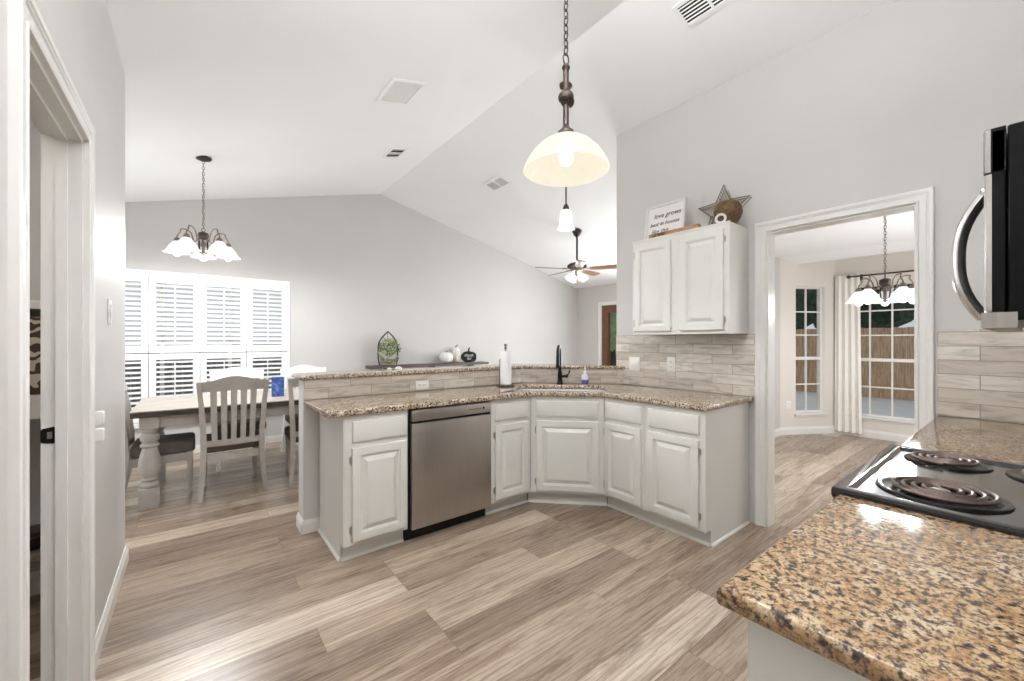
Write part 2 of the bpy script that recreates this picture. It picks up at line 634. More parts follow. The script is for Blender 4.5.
    def build(self, name, mat, parent=None, smooth=True, xf=None, angle=38):
        if xf is not None:
            self.bm.transform(xf)
        bmesh.ops.recalc_face_normals(self.bm, faces=self.bm.faces[:])
        me = bpy.data.meshes.new(name)
        self.bm.to_mesh(me)
        self.bm.free()
        return link(name, me, mat, parent, smooth, angle)


def link(name, me, mat, parent=None, smooth=True, angle=38):
    if smooth:
        for p in me.polygons:
            p.use_smooth = True
        me.set_sharp_from_angle(angle=radians(angle))
    me.materials.clear()
    me.materials.append(mat)
    o = bpy.data.objects.new(name, me)
    COL.objects.link(o)
    if parent is not None:
        o.parent = parent
    return o


def recentre(o):
    """puts a top-level mesh's origin at the middle of its base"""
    vs = [v.co for v in o.data.vertices]
    c = Vector(((min(v.x for v in vs) + max(v.x for v in vs)) / 2, (min(v.y for v in vs) + max(v.y for v in vs)) / 2, min(v.z for v in vs)))
    o.data.transform(Matrix.Translation(-c))
    o.location = o.matrix_basis @ c
    return o


def tag(o, label, cat, group=None):
    o['label'] = label
    o['category'] = cat
    if group:
        o['group'] = group
    return o


def struct(o):
    o['kind'] = 'structure'
    return o


def thing(name, label, cat, loc=(0, 0, 0), rz=0.0, group=None):
    o = bpy.data.objects.new(name, None)
    COL.objects.link(o)
    o.location = loc
    o.rotation_euler = (0, 0, rz)
    o.empty_display_size = 0.1
    return tag(o, label, cat, group)


def copy_thing(root, loc, rz, label=None):
    r = root.copy()
    COL.objects.link(r)
    r.location = loc
    r.rotation_euler = (0, 0, rz)
    if label:
        r['label'] = label
    for ch in list(root.children):
        c = ch.copy()
        COL.objects.link(c)
        c.parent = r
        for g in list(ch.children):
            d = g.copy()
            COL.objects.link(d)
            d.parent = c
    return r


def shape_mesh(outline, holes=(), thick=0.02, bevel=0.0, res=3):
    """flat polygon with holes, extruded to z in [0, thick]; edges rounded by bevel"""
    cu = bpy.data.curves.new('shape', 'CURVE')
    cu.dimensions = '2D'
    cu.fill_mode = 'BOTH'
    cu.extrude = max(1e-5, thick / 2 - bevel)
    cu.bevel_depth = bevel
    cu.bevel_resolution = res
    cu.offset = -bevel
    for poly in [outline] + list(holes):
        sp = cu.splines.new('POLY')
        sp.points.add(len(poly) - 1)
        for k, p in enumerate(poly):
            sp.points[k].co = (p[0], p[1], 0, 1)
        sp.use_cyclic_u = True
    ob = bpy.data.objects.new('shape', cu)
    COL.objects.link(ob)
    dg = bpy.context.evaluated_depsgraph_get()
    dg.update()
    me = bpy.data.meshes.new_from_object(ob.evaluated_get(dg))
    bpy.data.objects.remove(ob)
    bpy.data.curves.remove(cu)
    me.transform(Matrix.Translation((0, 0, thick / 2)))
    bm = bmesh.new()
    bm.from_mesh(me)
    bmesh.ops.remove_doubles(bm, verts=bm.verts[:], dist=1e-5)
    bm.to_mesh(me)
    bm.free()
    return me


def text_mesh(body, size, ext=0.0008, shear=0.0, align='CENTER'):
    cu = bpy.data.curves.new('lettering', 'FONT')
    cu.body = body
    cu.size = size
    cu.extrude = ext
    cu.shear = shear
    cu.align_x = align
    ob = bpy.data.objects.new('lettering', cu)
    COL.objects.link(ob)
    dg = bpy.context.evaluated_depsgraph_get()
    dg.update()
    me = bpy.data.meshes.new_from_object(ob.evaluated_get(dg))
    bpy.data.objects.remove(ob)
    bpy.data.curves.remove(cu)
    return me


# a vertical slab: outline given as (s, z); s runs along direction ang from origin (ox, oy); thickness towards the left normal
def wall_slab(name, outline, holes, origin, ang, thick, mat):
    me = shape_mesh(outline, holes, thick)
    # shape XY -> (s, z), shape Z -> normal
    m = Matrix(((cos(ang), 0, -sin(ang), origin[0]), (sin(ang), 0, cos(ang), origin[1]), (0, 1, 0, 0), (0, 0, 0, 1)))
    me.transform(m)
    bm = bmesh.new()
    bm.from_mesh(me)
    bmesh.ops.recalc_face_normals(bm, faces=bm.faces[:])
    bm.to_mesh(me)
    bm.free()
    return struct(link(name, me, mat, None, False))


def rect(a, b, c, d):
    return [(a, c), (b, c), (b, d), (a, d)]


# ------------------------------------------------------------------ the room
YG, XR, ZR, SLL, SLR = 6.27, 2.287, 3.653, 0.2535, 0.252
YW = 2.54      # far end of the wall with the wall cabinet
def zc(x):
    return ZR + SLL * (x - XR) if x < XR else ZR - SLR * (x - XR)


XL = -2.7
XE = 6.745
struct(MB().box(-3.2, 7.75, -0.6, 6.6, -0.12, 0.0).build('floor', M['floor'], None, False))
struct(MB().box(-14, 30, -14, 22, -0.30, -0.16).build('ground', M['concrete'], None, False))
# vaulted ceiling, two slopes meeting in a ridge
for nm, xa, xb in (('ceiling', XL - 0.2, XR), ('ceiling_slope', XR, XE + 0.2)):
    m = MB()
    m.prism([(xa, zc(xa) if nm == 'ceiling' else zc(xa)), (xb, zc(xb)), (xb, zc(xb) + 0.15), (xa, zc(xa) + 0.15)], lambda p, d: (p[0], d, p[1]), -0.45, YG + 0.15)
    struct(m.build(nm, M['ceil'], None, False))

# left wall with the pantry doorway (s runs along +y)
wall_slab('wall_left', [(-0.45, 0), (1.515, 0), (1.515, 2.13), (2.24, 2.13), (2.24, 0), (3.44, 0), (3.44, zc(-0.334) + 0.03), (-0.45, zc(-0.334) + 0.03)], [], (-0.334, 0), pi / 2, 0.107, M['wall_satin'])
struct(MB().box(XL, -0.442, 3.30, 3.44, 0, 2.96).build('wall_pantry', M['wall'], None, False))
struct(MB().box(-1.75, -1.65, 0.9, 3.30, 0, 2.55).build('wall_pantry_side', M['wall'], None, False))
struct(MB().box(-1.65, -0.442, 0.9, 1.0, 0, 2.55).build('wall_pantry_front', M['wall'], None, False))
struct(MB().box(-1.65, -0.442, 1.0, 3.30, 2.5, 2.56).build('ceiling_pantry', M['ceil'], None, False))
# long gable wall with the dining window
wall_slab('wall_back', [(XL, 0), (XE + 0.15, 0), (XE + 0.15, zc(XE + 0.15) + 0.02), (XR, ZR + 0.02), (XL, zc(XL) + 0.02)], [rect(-0.93, 1.005, 0.42, 2.15)], (0, YG), 0, 0.16, M['wall'])
# dining side wall, unseen; wide glazed opening added for light
wall_slab('wall_dining_side', rect(3.44, YG, 0, 2.42), [rect(3.9, 5.9, 0.25, 2.15)], (XL, 0), pi / 2, 0.14, M['wall'])
# wall with the wall cabinet and the breakfast doorway
wall_slab('wall_right', [(-0.45, 0), (0.415, 0), (0.415, 2.158), (1.20, 2.158), (1.20, 0), (YW, 0), (YW, 3.43), (-0.45, 3.43)], [], (3.42, 0), pi / 2, 0.12, M['wall'])
struct(MB().box(3.419, XE, 2.40, YW, 0, 2.53).build('wall_between', M['wall'], None, False))
m = MB()
m.prism([(3.419, 2.53), (XE, 2.53), (XE, zc(XE) + 0.02), (3.419, zc(3.419) + 0.02)], lambda p, d: (p[0], d, p[1]), 2.40, YW)
struct(m.build('wall_between_top', M['wall'], None, False))
# living-room end wall with a glazed wooden door
wall_slab('wall_living_end', [(2.38, 0), (4.66, 0), (4.66, 2.10), (5.58, 2.10), (5.58, 0), (YG, 0), (YG, 2.56), (2.38, 2.56)], [rect(2.90, 4.30, 0.90, 2.10)], (XE + 0.14, 0), pi / 2, 0.14, M['wall'])
# wall behind the range
struct(MB().box(-0.47, 3.30, -0.45, -0.32, 0, 3.62).build('wall_front', M['wall'], None, False))
# breakfast nook
A2, B2 = Vector((6.68, 2.25)), Vector((7.485, 1.80))
ang_a = math.atan2(B2.y - A2.y, B2.x - A2.x)
LA = (B2 - A2).length
struct(MB().box(3.421, 6.70, 2.25, 2.39, 0, 2.56).build('wall_nook_left', M['wall'], None, False))
wall_slab('wall_nook_angled', rect(-0.02, LA + 0.05, 0, 2.58), [rect(0.255, 0.748, 0.30, 2.155)], (A2.x, A2.y), ang_a, 0.13, M['wall_beige'])
wall_slab('wall_nook', rect(-0.6, 1.80, 0, 2.58), [rect(0.935, 1.68, 0.29, 2.15)], (7.615, 0), pi / 2, 0.13, M['wall_beige'])
wall_slab('wall_nook_right', rect(0, 4.18, 0, 2.58), [rect(1.33, 2.93, 0.62, 2.12)], (3.42, -0.60), 0, 0.15, M['wall_beige'])
struct(MB().box(3.42, 7.62, -0.6, 2.38, 2.55, 2.62).build('ceiling_nook', M['ceil'], None, False))

# half wall under the raised bar: straight run, then a 45-degree run to the right wall
TB = 0.16
m = MB()
m.prism([(0.608, 3.17), (2.58, 3.17), (3.30, 2.45), (3.30, 2.45 + TB * 1.414), (2.58 + TB * 0.414, 3.17 + TB), (0.608, 3.17 + TB)], lambda p, d: (p[0], p[1], d), 0.0, 1.083)
struct(m.build('wall_bar', M['wall'], None, False))


# tiles: local x along the wall, z up
def splash(name, length, z0, z1, loc, rz):
    o = MB().box(0, length, -0.008, 0, z0, z1).build(name, M['tile'], None, False)
    o.location = loc
    o.rotation_euler = (0, 0, rz)
    return struct(o)


splash('backsplash_bar', 1.970, 0.0, 0.138, (0.612, 3.169, 0.945), 0)
splash('backsplash_corner', 1.00, 0.0, 0.138, (2.582, 3.167, 0.945), radians(-45))
splash('backsplash_right', 1.268, 0.0, 0.466, (3.299, 2.538, 0.945), radians(-90))
splash('backsplash_range_end', 0.63, 0.0, 0.477, (3.299, 0.330, 0.945), radians(-90))
splash('backsplash_range', 2.55, 0.0, 0.43, (3.28, -0.319, 0.946), radians(180))


# baseboards
def baseboard(name, p, q, nrm, h=0.095, t=0.014):
    """runs from p to q on the floor, standing out towards nrm"""
    p, q = Vector(p), Vector(q)
    d = (q - p).normalized()
    n = Vector(nrm)
    prof = [(0, 0), (t, 0), (t, h * 0.72), (t * 0.55, h * 0.86), (t * 0.35, h), (0, h)]
    m = MB()
    va = [m.bm.verts.new((p.x + n.x * a, p.y + n.y * a, b)) for a, b in prof]
    vb = [m.bm.verts.new((q.x + n.x * a, q.y + n.y * a, b)) for a, b in prof]
    m.bm.faces.new(va)
    m.bm.faces.new(list(reversed(vb)))
    for k in range(len(prof)):
        k2 = (k + 1) % len(prof)
        m.bm.faces.new((va[k], va[k2], vb[k2], vb[k]))
    return struct(m.build(name, M['trim'], None, False))


baseboard('baseboard_left', (-0.334, 2.321), (-0.334, 3.455), (1, 0, 0))
baseboard('baseboard_left_corner', (-0.334, 3.44), (XL, 3.44), (0, 1, 0))
baseboard('baseboard_back', (XL, YG), (XE, YG), (0, -1, 0))
baseboard('baseboard_bar', (0.594, 3.17), (0.713, 3.17), (0, -1, 0))
baseboard('baseboard_bar_end', (0.608, 3.156), (0.608, 3.345), (-1, 0, 0))
baseboard('baseboard_living', (XE, 2.5), (XE, 4.58), (-1, 0, 0))
baseboard('baseboard_pantry', (-0.442, 3.30), (-1.65, 3.30), (0, -1, 0), 0.12)
na = Vector((sin(ang_a), -cos(ang_a), 0))
baseboard('baseboard_nook_angled', A2, B2, na, 0.11)
baseboard('baseboard_nook', (7.485, 1.80), (7.485, -0.4), (-1, 0, 0), 0.11)
baseboard('baseboard_nook_left', (3.5, 2.25), (6.68, 2.25), (0, -1, 0), 0.11)


# door casings: s along the wall, outward direction d; profile = flat board, raised outer band, inner bead
def casing(name, s0, s1, ztop, w, to3):
    prof = [(0.0, 0.0), (0.0, 0.016), (0.10, 0.018), (0.16, 0.0135), (0.56, 0.0135), (0.60, 0.018), (0.68, 0.018), (0.72, 0.022), (0.94, 0.022), (1.0, 0.018), (1.0, 0.0)]
    loops = []
    for c in range(4):
        lp = []
        for a, t in prof:
            a *= w
            sz_ = ((s0 - a, 0.0), (s0 - a, ztop + a), (s1 + a, ztop + a), (s1 + a, 0.0))[c]
            p = to3(sz_[0], t)
            lp.append((p[0], p[1], sz_[1]))
        loops.append(lp)
    return struct(MB().loops(loops, True, True).build(name, M['trim'], None, False))


casing('trim_pantry_door', 1.515, 2.24, 2.13, 0.080, lambda s, t: (-0.334 + t, s))
casing('trim_nook_door', 0.415, 1.20, 2.158, 0.072, lambda s, t: (3.30 - t, s))
casing('trim_living_door', 4.66, 5.58, 2.10, 0.075, lambda s, t: (XE - t, s))
# jamb linings
m = MB()
m.box(-0.4405, -0.3345, 2.226, 2.2395, 0, 2.1295)
m.box(-0.4405, -0.3345, 1.5155, 1.529, 0, 2.1295)
m.box(-0.4405, -0.3345, 1.529, 2.226, 2.116, 2.1295)
m.box(-0.403, -0.372, 2.215, 2.226, 0, 2.116)      # stop
m.box(-0.403, -0.372, 1.529, 1.540, 0, 2.116)
m.box(-0.403, -0.372, 1.540, 2.215, 2.105, 2.116)
struct(m.build('door_1', M['trim'], None, False))
m = MB()
m.box(3.301, 3.419, 1.188, 1.1995, 0, 2.158)
m.box(3.301, 3.419, 0.4155, 0.425, 0, 2.158)
m.box(3.301, 3.419, 0.425, 1.188, 2.146, 2.1575)
struct(m.build('door_2', M['trim'], None, False))

# black strike plate on the pantry jamb
t = thing('strike_plate', 'black metal strike plate on white pantry door jamb', 'strike plate', (-0.4215, 2.2259, 1.013))
me = shape_mesh([(-0.015, -0.026), (0.014, -0.031), (0.0165, -0.028), (0.0165, 0.028), (0.014, 0.031), (-0.015, 0.026), (-0.019, 0.02), (-0.019, -0.02)], [rect(-0.003, 0.010, -0.012, 0.013)], 0.004, 0.001, 2)
me.transform(Matrix.Rotation(radians(90), 4, 'X'))
link('plate', me, M['black_metal'], t)
MB().box(-0.0025, 0.0095, -0.0014, -0.0002, -0.0115, 0.0125).build('latch_hole', M['hinge'], t)

# living-room door: stained frame, one glass light
d3 = struct(MB().box(XE + 0.02, XE + 0.12, 5.44, 5.58, 0, 2.10).box(XE + 0.02, XE + 0.12, 4.66, 4.78, 0, 2.10).box(XE + 0.02, XE + 0.12, 4.78, 5.44, 1.95, 2.10).box(XE + 0.02, XE + 0.12, 4.78, 5.44, 0, 0.28).build('door_3', M['doorwood'], None, False))
MB().box(XE + 0.06, XE + 0.07, 4.78, 5.44, 0.28, 1.95).build('glass_pane', M['glass'], d3, False)

# ------------------------------------------------------------------ windows
# window_1: dining window (casing frame and glass), shutters stand in front of it
w1 = MB()
w1.box(-0.97, 1.03, YG - 0.022, YG, 2.11, 2.172, 0.004)
w1.box(1.003, 1.03, YG - 0.022, YG, 0.42, 2.1098)
w1.box(-0.97, -0.915, YG - 0.022, YG, 0.42, 2.1098)
w1.box(-0.99, 1.05, YG - 0.05, YG, 0.37, 0.42, 0.006)
for x in (-0.93, -0.30, 0.365, 0.985):
    w1.box(x - 0.02, x + 0.02, YG + 0.10, YG + 0.15, 0.42, 2.15)
for z in (0.44, 1.27, 2.13):
    w1.box(-0.93, 1.005, YG + 0.10, YG + 0.15, z - 0.02, z + 0.02)
w1 = struct(w1.build('window_1', M['shutter'], None, False))
MB().box(-0.93, 1.005, YG + 0.122, YG + 0.128, 0.42, 2.15).build('glass_pane', M['glass'], w1, False)

cols = [(-0.905, -0.415), (-0.409, 0.055), (0.061, 0.535), (0.541, 1.0)]
wl = ['leftmost', 'second from left', 'third from left', 'rightmost']
for i, (xa, xb) in enumerate(cols):
    for tier, (za, zb) in enumerate(((1.222, 2.108), (0.425, 1.212))):
        w_ = xb - xa
        t = thing('plantation_shutter', 'white slatted %s plantation shutter, %s in its row on the dining window' % (('upper', 'lower')[tier], wl[i]), 'shutter', ((xa + xb) / 2, YG + 0.012, za), 0, 'plantation shutters')
        st = 0.062
        h = zb - za
        hw = w_ / 2
        m = MB()
        m.box(-hw, -hw + st, -0.014, 0.014, 0, h, 0.002)
        m.box(hw - st, hw, -0.014, 0.014, 0, h, 0.002)
        m.box(-hw + st, hw - st, -0.013, 0.013, 0, 0.085)
        m.box(-hw + st, hw - st, -0.013, 0.013, h - 0.07, h)
        m.build('shutter_frame', M['shutter'], t, False)
        z0, z1 = 0.085, h - 0.07
        n = round((z1 - z0) / 0.0565)
        m = MB()
        for k in range(n):
            zz = z0 + (k + 0.5) * (z1 - z0) / n
            m.box(-hw + st + 0.002, hw - st - 0.002, -0.031, 0.031, -0.0045, 0.0045, 0.002, 1, Matrix.Translation((0, 0.0, zz)) @ Matrix.Rotation(radians(28 if tier == 0 else 16), 4, 'X'))
        m.build('louvers', M['shutter'], t, False)
        MB().box(-0.006, 0.006, -0.042, -0.032, z0 + 0.03, z1 - 0.02, 0.002).build('tilt_rod', M['shutter'], t, False)


def nook_window(name, s0, s1, z0, zm, z1, ncol, loc, rz, off=0.09):
    """local x along the wall, -y into the room; two sashes, 3 rows above and 2 below"""
    f = MB()
    fr = 0.022
    f.box(s0 - fr, s1 + fr, off - 0.03, off + 0.03, z1, z1 + fr)
    f.box(s0 - fr, s1 + fr, off - 0.03, off + 0.03, z0 - fr * 1.4, z0)
    f.box(s0 - fr, s0, off - 0.03, off + 0.03, z0, z1)
    f.box(s1, s1 + fr, off - 0.03, off + 0.03, z0, z1)
    f.box(s0, s1, off - 0.035, off + 0.02, zm - 0.022, zm + 0.022)
    o = struct(f.build(name, M['trim'], None, False))
    o.location = loc
    o.rotation_euler = (0, 0, rz)
    g = MB()
    for k in range(1, ncol):
        x = s0 + (s1 - s0) * k / ncol
        g.box(x - 0.009, x + 0.009, off - 0.014, off + 0.008, z0, z1)
    for k in range(1, 3):
        z = zm + (z1 - zm) * k / 3
        g.box(s0, s1, off - 0.013, off + 0.007, z - 0.009, z + 0.009)
    z = z0 + (zm - z0) / 2
    g.box(s0, s1, off - 0.013, off + 0.007, z - 0.009, z + 0.009)
    g.build('muntins', M['trim'], o, False)
    MB().box(s0, s1, off + 0.009, off + 0.014, z0, z1).build('glass_pane', M['glass'], o, False)
    MB().box(s0 - 0.05, s1 + 0.05, -0.04, off - 0.03, z0 - 0.055, z0 - 0.031, 0.004).box(s0 - 0.04, s1 + 0.04, -0.012, -0.0005, z0 - 0.085, z0 - 0.056).build('window_sill', M['trim'], o, False)
    return o


nook_window('window_2', 0.276, 0.727, 0.335, 1.105, 2.135, 2, (A2.x, A2.y, 0), ang_a)
# along -y for x increasing: local +y points to +x, i.e. outwards
nook_window('window_3', -1.66, -0.956, 0.325, 1.095, 2.13, 3, (7.485, 0, 0), radians(-90))

nook_window('window_6', -6.32, -4.78, 0.66, 1.20, 2.09, 4, (0, -0.45, 0), radians(180))  # unseen nook window, added as a source for the fill
nook_window('window_4', -4.27, -2.93, 0.94, 1.50, 2.07, 4, (XE, 0, 0), radians(-90))  # unseen living-room window, added as a light source
nook_window('window_5', 3.93, 5.87, 0.285, 1.20, 2.12, 4, (XL, 0, 0), radians(90))  # unseen dining window, added to let light in

# ------------------------------------------------------------------ outside


def fence(name, label, length, h, loc, rz, mat, bw=0.14):
    t = thing(name, label, 'fence', loc, rz)
    m = MB()
    n = int(length / bw)
    for k in range(n):
        m.box(k * bw, k * bw + bw - 0.006, random.uniform(-0.004, 0.004), 0.02, 0.02, h + random.uniform(-0.01, 0.01))
    m.build('boards', mat, t, False)
    m = MB()
    for z in (0.3, h - 0.3):
        m.box(0, length, 0.0245, 0.06, z, z + 0.09)
    m.build('rails', mat, t, False)
    return t


fence('wooden_fence', 'brown board fence beyond the breakfast nook windows', 13.0, 1.87, (14.3, 8.0, -0.16), radians(-90), M['fence'])
fence('wooden_fence', 'grey board fence outside the dining shutters', 11.0, 1.45, (-4.5, 9.6, -0.16), 0, M['fence_grey'])


def tree(x, y, h, r, label, mat='tree'):
    t = thing('shade_tree', label, 'tree', (x, y, -0.16), 0, 'trees beyond the fence')
    MB().tube([(0, 0, 0), (0.05, 0.02, h * 0.3), (0.0, 0.05, h * 0.6)], [0.16, 0.12, 0.07], 8).build('trunk', M['bark'], t)
    m = MB()
    for k in range(9):
        a = random.uniform(0, 2 * pi)
        rr = random.uniform(0, r * 0.5)
        q = bmesh.ops.create_icosphere(m.bm, subdivisions=3, radius=r * random.uniform(0.45, 0.75))
        c = Vector((rr * cos(a), rr * sin(a), h * random.uniform(0.42, 0.92)))
        for v in q['verts']:
            v.co *= random.uniform(0.84, 1.16)
            v.co += c
    m.build('crown', M[mat], t, False)


for x, y, h, r, lb in ((17.8, 6.2, 5.6, 1.85, 'dark tree behind brown fence, seen through the angled nook window'), (17.8, 1.0, 5.4, 1.85, 'dark tree behind brown fence, seen through the right nook panes'),
                       (22.6, 4.3, 7.0, 2.1, 'dark tree far behind the fence, seen at the curtain edge'),
                       (10.6, 8.35, 3.6, 1.0, 'green tree outside the brown living room door')):
    tree(x, y, h, r, lb, 'tree_light' if x < 12 else 'tree')

# ------------------------------------------------------------------ cabinets


def door_mesh(m, x0, x1, z0, z1, t=0.022):
    """raised-panel door on the plane y = 0, standing out to y = -t"""
    def lp(i, y):
        return [(x0 + i, y, z0 + i), (x1 - i, y, z0 + i), (x1 - i, y, z1 - i), (x0 + i, y, z1 - i)]
    m.loops([lp(0, 0), lp(0, -t + 0.006), lp(0.004, -t + 0.001), (lp(0.009, -t)), lp(0.047, -t), lp(0.049, -t + 0.005), lp(0.055, -t + 0.007), lp(0.058, -t + 0.013), lp(0.064, -t + 0.014), lp(0.090, -t + 0.003), lp(0.092, -t + 0.0005), lp(0.096, -t)], True, True)
    return m


def slab_front(m, x0, x1, z0, z1, t=0.02):
    def lp(i, y):
        return [(x0 + i, y, z0 + i), (x1 - i, y, z0 + i), (x1 - i, y, z1 - i), (x0 + i, y, z1 - i)]
    m.loops([lp(0, 0), lp(0, -t + 0.008), lp(0.003, -t + 0.003), lp(0.010, -t)], True, True)
    return m


def hinge_mesh(x, z):
    m = MB()
    m.tube([(x, -0.014, z - 0.022), (x, -0.014, z + 0.022)], 0.0045, 8)
    m.box(x - 0.009, x + 0.009, -0.0045, 0.0, z - 0.02, z + 0.02, 0.001, 1)
    m.sphere((x, -0.014, z + 0.025), 0.005, seg=8, rings=6)
    m.sphere((x, -0.014, z - 0.025), 0.005, seg=8, rings=6)
    return m


def fronts(t, doors, drawers, hinge):
    for (x0, x1, z0, z1) in drawers:
        slab_front(MB(), x0, x1, z0, z1).build('drawer_front', M['cab'], t, True, None, 30)
    for (x0, x1, z0, z1), side in zip(doors, hinge):
        d = door_mesh(MB(), x0, x1, z0, z1).build('door', M['cab'], t, True, None, 30)
        hx = x0 - 0.004 if side == 'L' else x1 + 0.004
        for z in (z0 + 0.075, z1 - 0.075):
            hinge_mesh(hx, z).build('hinge', M['hinge'], d)


ZB, ZT = 0.108, 0.906


def base_cabinet(label, w, depth, loc, rz, doors, drawers, hinge, expose=(False, False), toe=(0, 0)):
    t = thing('base_cabinet', label, 'cabinet', loc, rz, 'white base cabinets')
    m = MB()
    m.box(0, w, 0.0, depth, ZB, ZT, 0.002, 1)
    m.build('body', M['cab'], t, False)
    xa, xb = (-toe[0], w + toe[1])
    k = MB()
    k.box(xa + (0.004 if expose[0] else 0), xb - (0.004 if expose[1] else 0), 0.078, 0.095, 0, ZB - 0.001)
    k.prism([(0.0, 0), (0.014, 0), (0.010, 0.010), (0, 0.016)], lambda p, d: (d, 0.078 - p[0], p[1]), xa, xb)
    k.build('toe_kick', M['cab'], t, False)
    for e, s in ((expose[0], 0), (expose[1], 1)):
        if e:
            x = -0.004 if s == 0 else w + 0.004
            sg = -1 if s == 0 else 1
            p = MB()
            p.prism([(0.0, ZB), (0.072, ZB), (0.072, 0.0), (depth, 0.0), (depth, ZT), (0.0, ZT)], lambda q, d: (d, q[0], q[1]), x - 0.0035, x + 0.0035)
            p.prism([(0.0035, 0.001), (0.016, 0.001), (0.012, 0.012), (0.0035, 0.017)], lambda q, d: (x + sg * q[0], d, q[1]), 0.072, depth)
            p.build('side_panel', M['cab'], t, False)
    fronts(t, doors, drawers, hinge)
    return t


DZ = (0.740, 0.868)
OZ = (0.132, 0.706)
base_cabinet('white base cabinet at the left end of the peninsula, left of the dishwasher', 0.403, 0.595, (0.717, 2.56, 0), 0,
             [(0.040, 0.391, *OZ)], [(0.043, 0.391, *DZ)], ['L'], (True, False))
base_cabinet('white base cabinet between dishwasher and sink cabinet', 0.403, 0.05, (1.793, 2.56, 0), 0,
             [(0.036, 0.366, *OZ)], [(0.036, 0.366, *DZ)], ['L'], toe=(0, 0.028))
base_cabinet('narrow white base cabinet directly right of the angled sink cabinet', 0.372, 0.655, (2.62, 2.137, 0), radians(-90),
             [(0.012, 0.350, *OZ)], [(0.012, 0.350, *DZ)], ['L'], toe=(0.029, 0))
base_cabinet('white base cabinet beside the breakfast doorway, end of the peninsula', 0.445, 0.655, (2.62, 1.763, 0), radians(-90),
             [(0.036, 0.413, *OZ)], [(0.036, 0.413, *DZ)], ['R'], (False, True))
# angled sink cabinet
q = math.sqrt(0.5)
t = thing('base_cabinet', 'angled white sink base cabinet with one wide door', 'cabinet', (2.199, 2.56, 0), radians(-45), 'white base cabinets')
LD = math.hypot(0.421, 0.421)
m = MB()
m.prism([(0.0, 0.0), (LD, 0.0), (LD - 0.008, 0.02), (0.008, 0.02)], lambda p, d: (p[0], p[1], d), ZB, ZT)
m.build('body', M['cab'], t, False)
m = MB()
m.prism([(-0.030, 0.0755), (LD + 0.030, 0.0755), (LD + 0.025, 0.087), (-0.025, 0.087)], lambda p, d: (p[0], p[1], d), 0.0, ZB - 0.001)
m.prism([(0.0, 0), (0.014, 0), (0.010, 0.010), (0, 0.016)], lambda p, d: (d, 0.075 - p[0], p[1]), -0.025, LD + 0.025)
m.build('toe_kick', M['cab'], t, False)
fronts(t, [(0.045, LD - 0.045, *OZ)], [(0.045, LD - 0.045, *DZ)], ['L'])
for cx in (0.13, LD - 0.13):
    pl = MB()
    pl.prism([(-0.05, 0.0), (0.05, 0.0), (0.03, -0.007), (-0.03, -0.007)], lambda p, d: (cx + p[0], -0.012 + d, DZ[0] + p[1]), -0.006, 0.008)
    pl.build('drawer_lip', M['cab'], t, False)

# worktop of the peninsula with the sink cut-out
PX, PY = 2.385 - 0.05 * q, 2.325 + 0.05 * q
HT0, HT1, HS = 0.095, 0.525, 0.385


def diag(s, tt):
    return (PX + q * s + q * tt, PY - q * s + q * tt)


def rrect(hs, t0, t1, r, n=6):
    out = []
    for cx, cy, a0 in ((hs - r, t1 - r, 0), (-hs + r, t1 - r, 90), (-hs + r, t0 + r, 180), (hs - r, t0 + r, 270)):
        for k in range(n + 1):
            a = radians(a0 + 90 * k / n)
            out.append((cx + r * cos(a), cy + r * sin(a)))
    return out


hole = [diag(s, tt) for s, tt in rrect(HS, HT0, HT1, 0.09)]
outline = [(0.607, 2.525), (2.1845, 2.525), (2.585, 2.1245), (2.585, 1.283), (3.289, 1.283), (3.289, 2.448), (2.574, 3.160), (0.607, 3.160)]
me = shape_mesh(outline, [hole], 0.038, 0.012, 4)
me.transform(Matrix.Translation((0, 0, 0.907)))
tag(recentre(link('worktop', me, M['granite_grey'])), 'speckled granite worktop with sink cut-out on the white peninsula cabinets', 'worktop')
# raised bar top
ov = 0.028
bo = [(0.583, 3.17 - ov), (2.58 - ov * 0.414, 3.17 - ov), (3.294, 2.45 - ov * 0.6), (3.294, 2.52), (3.44, 2.52), (3.44, 2.78), (2.72, 3.50), (0.583, 3.50)]
bo = [(0.583, 3.17 - ov), (2.58 - ov * 0.414, 3.17 - ov), (3.292, 2.4304), (3.292, 2.86), (2.69, 3.47), (0.583, 3.47)]
me = shape_mesh(bo, [], 0.032, 0.011, 4)
me.transform(Matrix.Translation((0, 0, 1.084)))
tag(recentre(link('bar_top', me, M['granite_grey'])), 'narrow raised granite bar top along the tiled half wall', 'bar top')

# sink bowl under the cut-out
m = MB()
def lpz(hs, t0, t1, r, z):
    return [(*diag(s, tt), z) for s, tt in rrect(hs, t0, t1, r)]
m.loops([lpz(HS + 0.02, HT0 - 0.02, HT1 + 0.02, 0.10, 0.905), lpz(HS + 0.003, HT0 - 0.003, HT1 + 0.003, 0.09, 0.905), lpz(HS, HT0, HT1, 0.085, 0.89), lpz(HS - 0.01, HT0 + 0.01, HT1 - 0.01, 0.08, 0.76), lpz(HS - 0.05, HT0 + 0.05, HT1 - 0.05, 0.06, 0.715)], False, True)
m.loops([lpz(HS + 0.02, HT0 - 0.02, HT1 + 0.02, 0.10, 0.904), lpz(HS + 0.012, HT0 - 0.012, HT1 + 0.012, 0.09, 0.75), lpz(HS - 0.04, HT0 + 0.04, HT1 - 0.04, 0.06, 0.70)], False, True)
sk = thing('sink', 'white undermount sink sunk into the granite worktop', 'sink', (0, 0, 0))
m.build('bowl', M['sinkm'], sk)
dc = diag(0, 0.31)
MB().lathe([(0.042, 0.7155), (0.042, 0.719), (0.03, 0.719), (0.026, 0.717)], (dc[0], dc[1], 0), 20).build('drain', M['chrome'], sk)

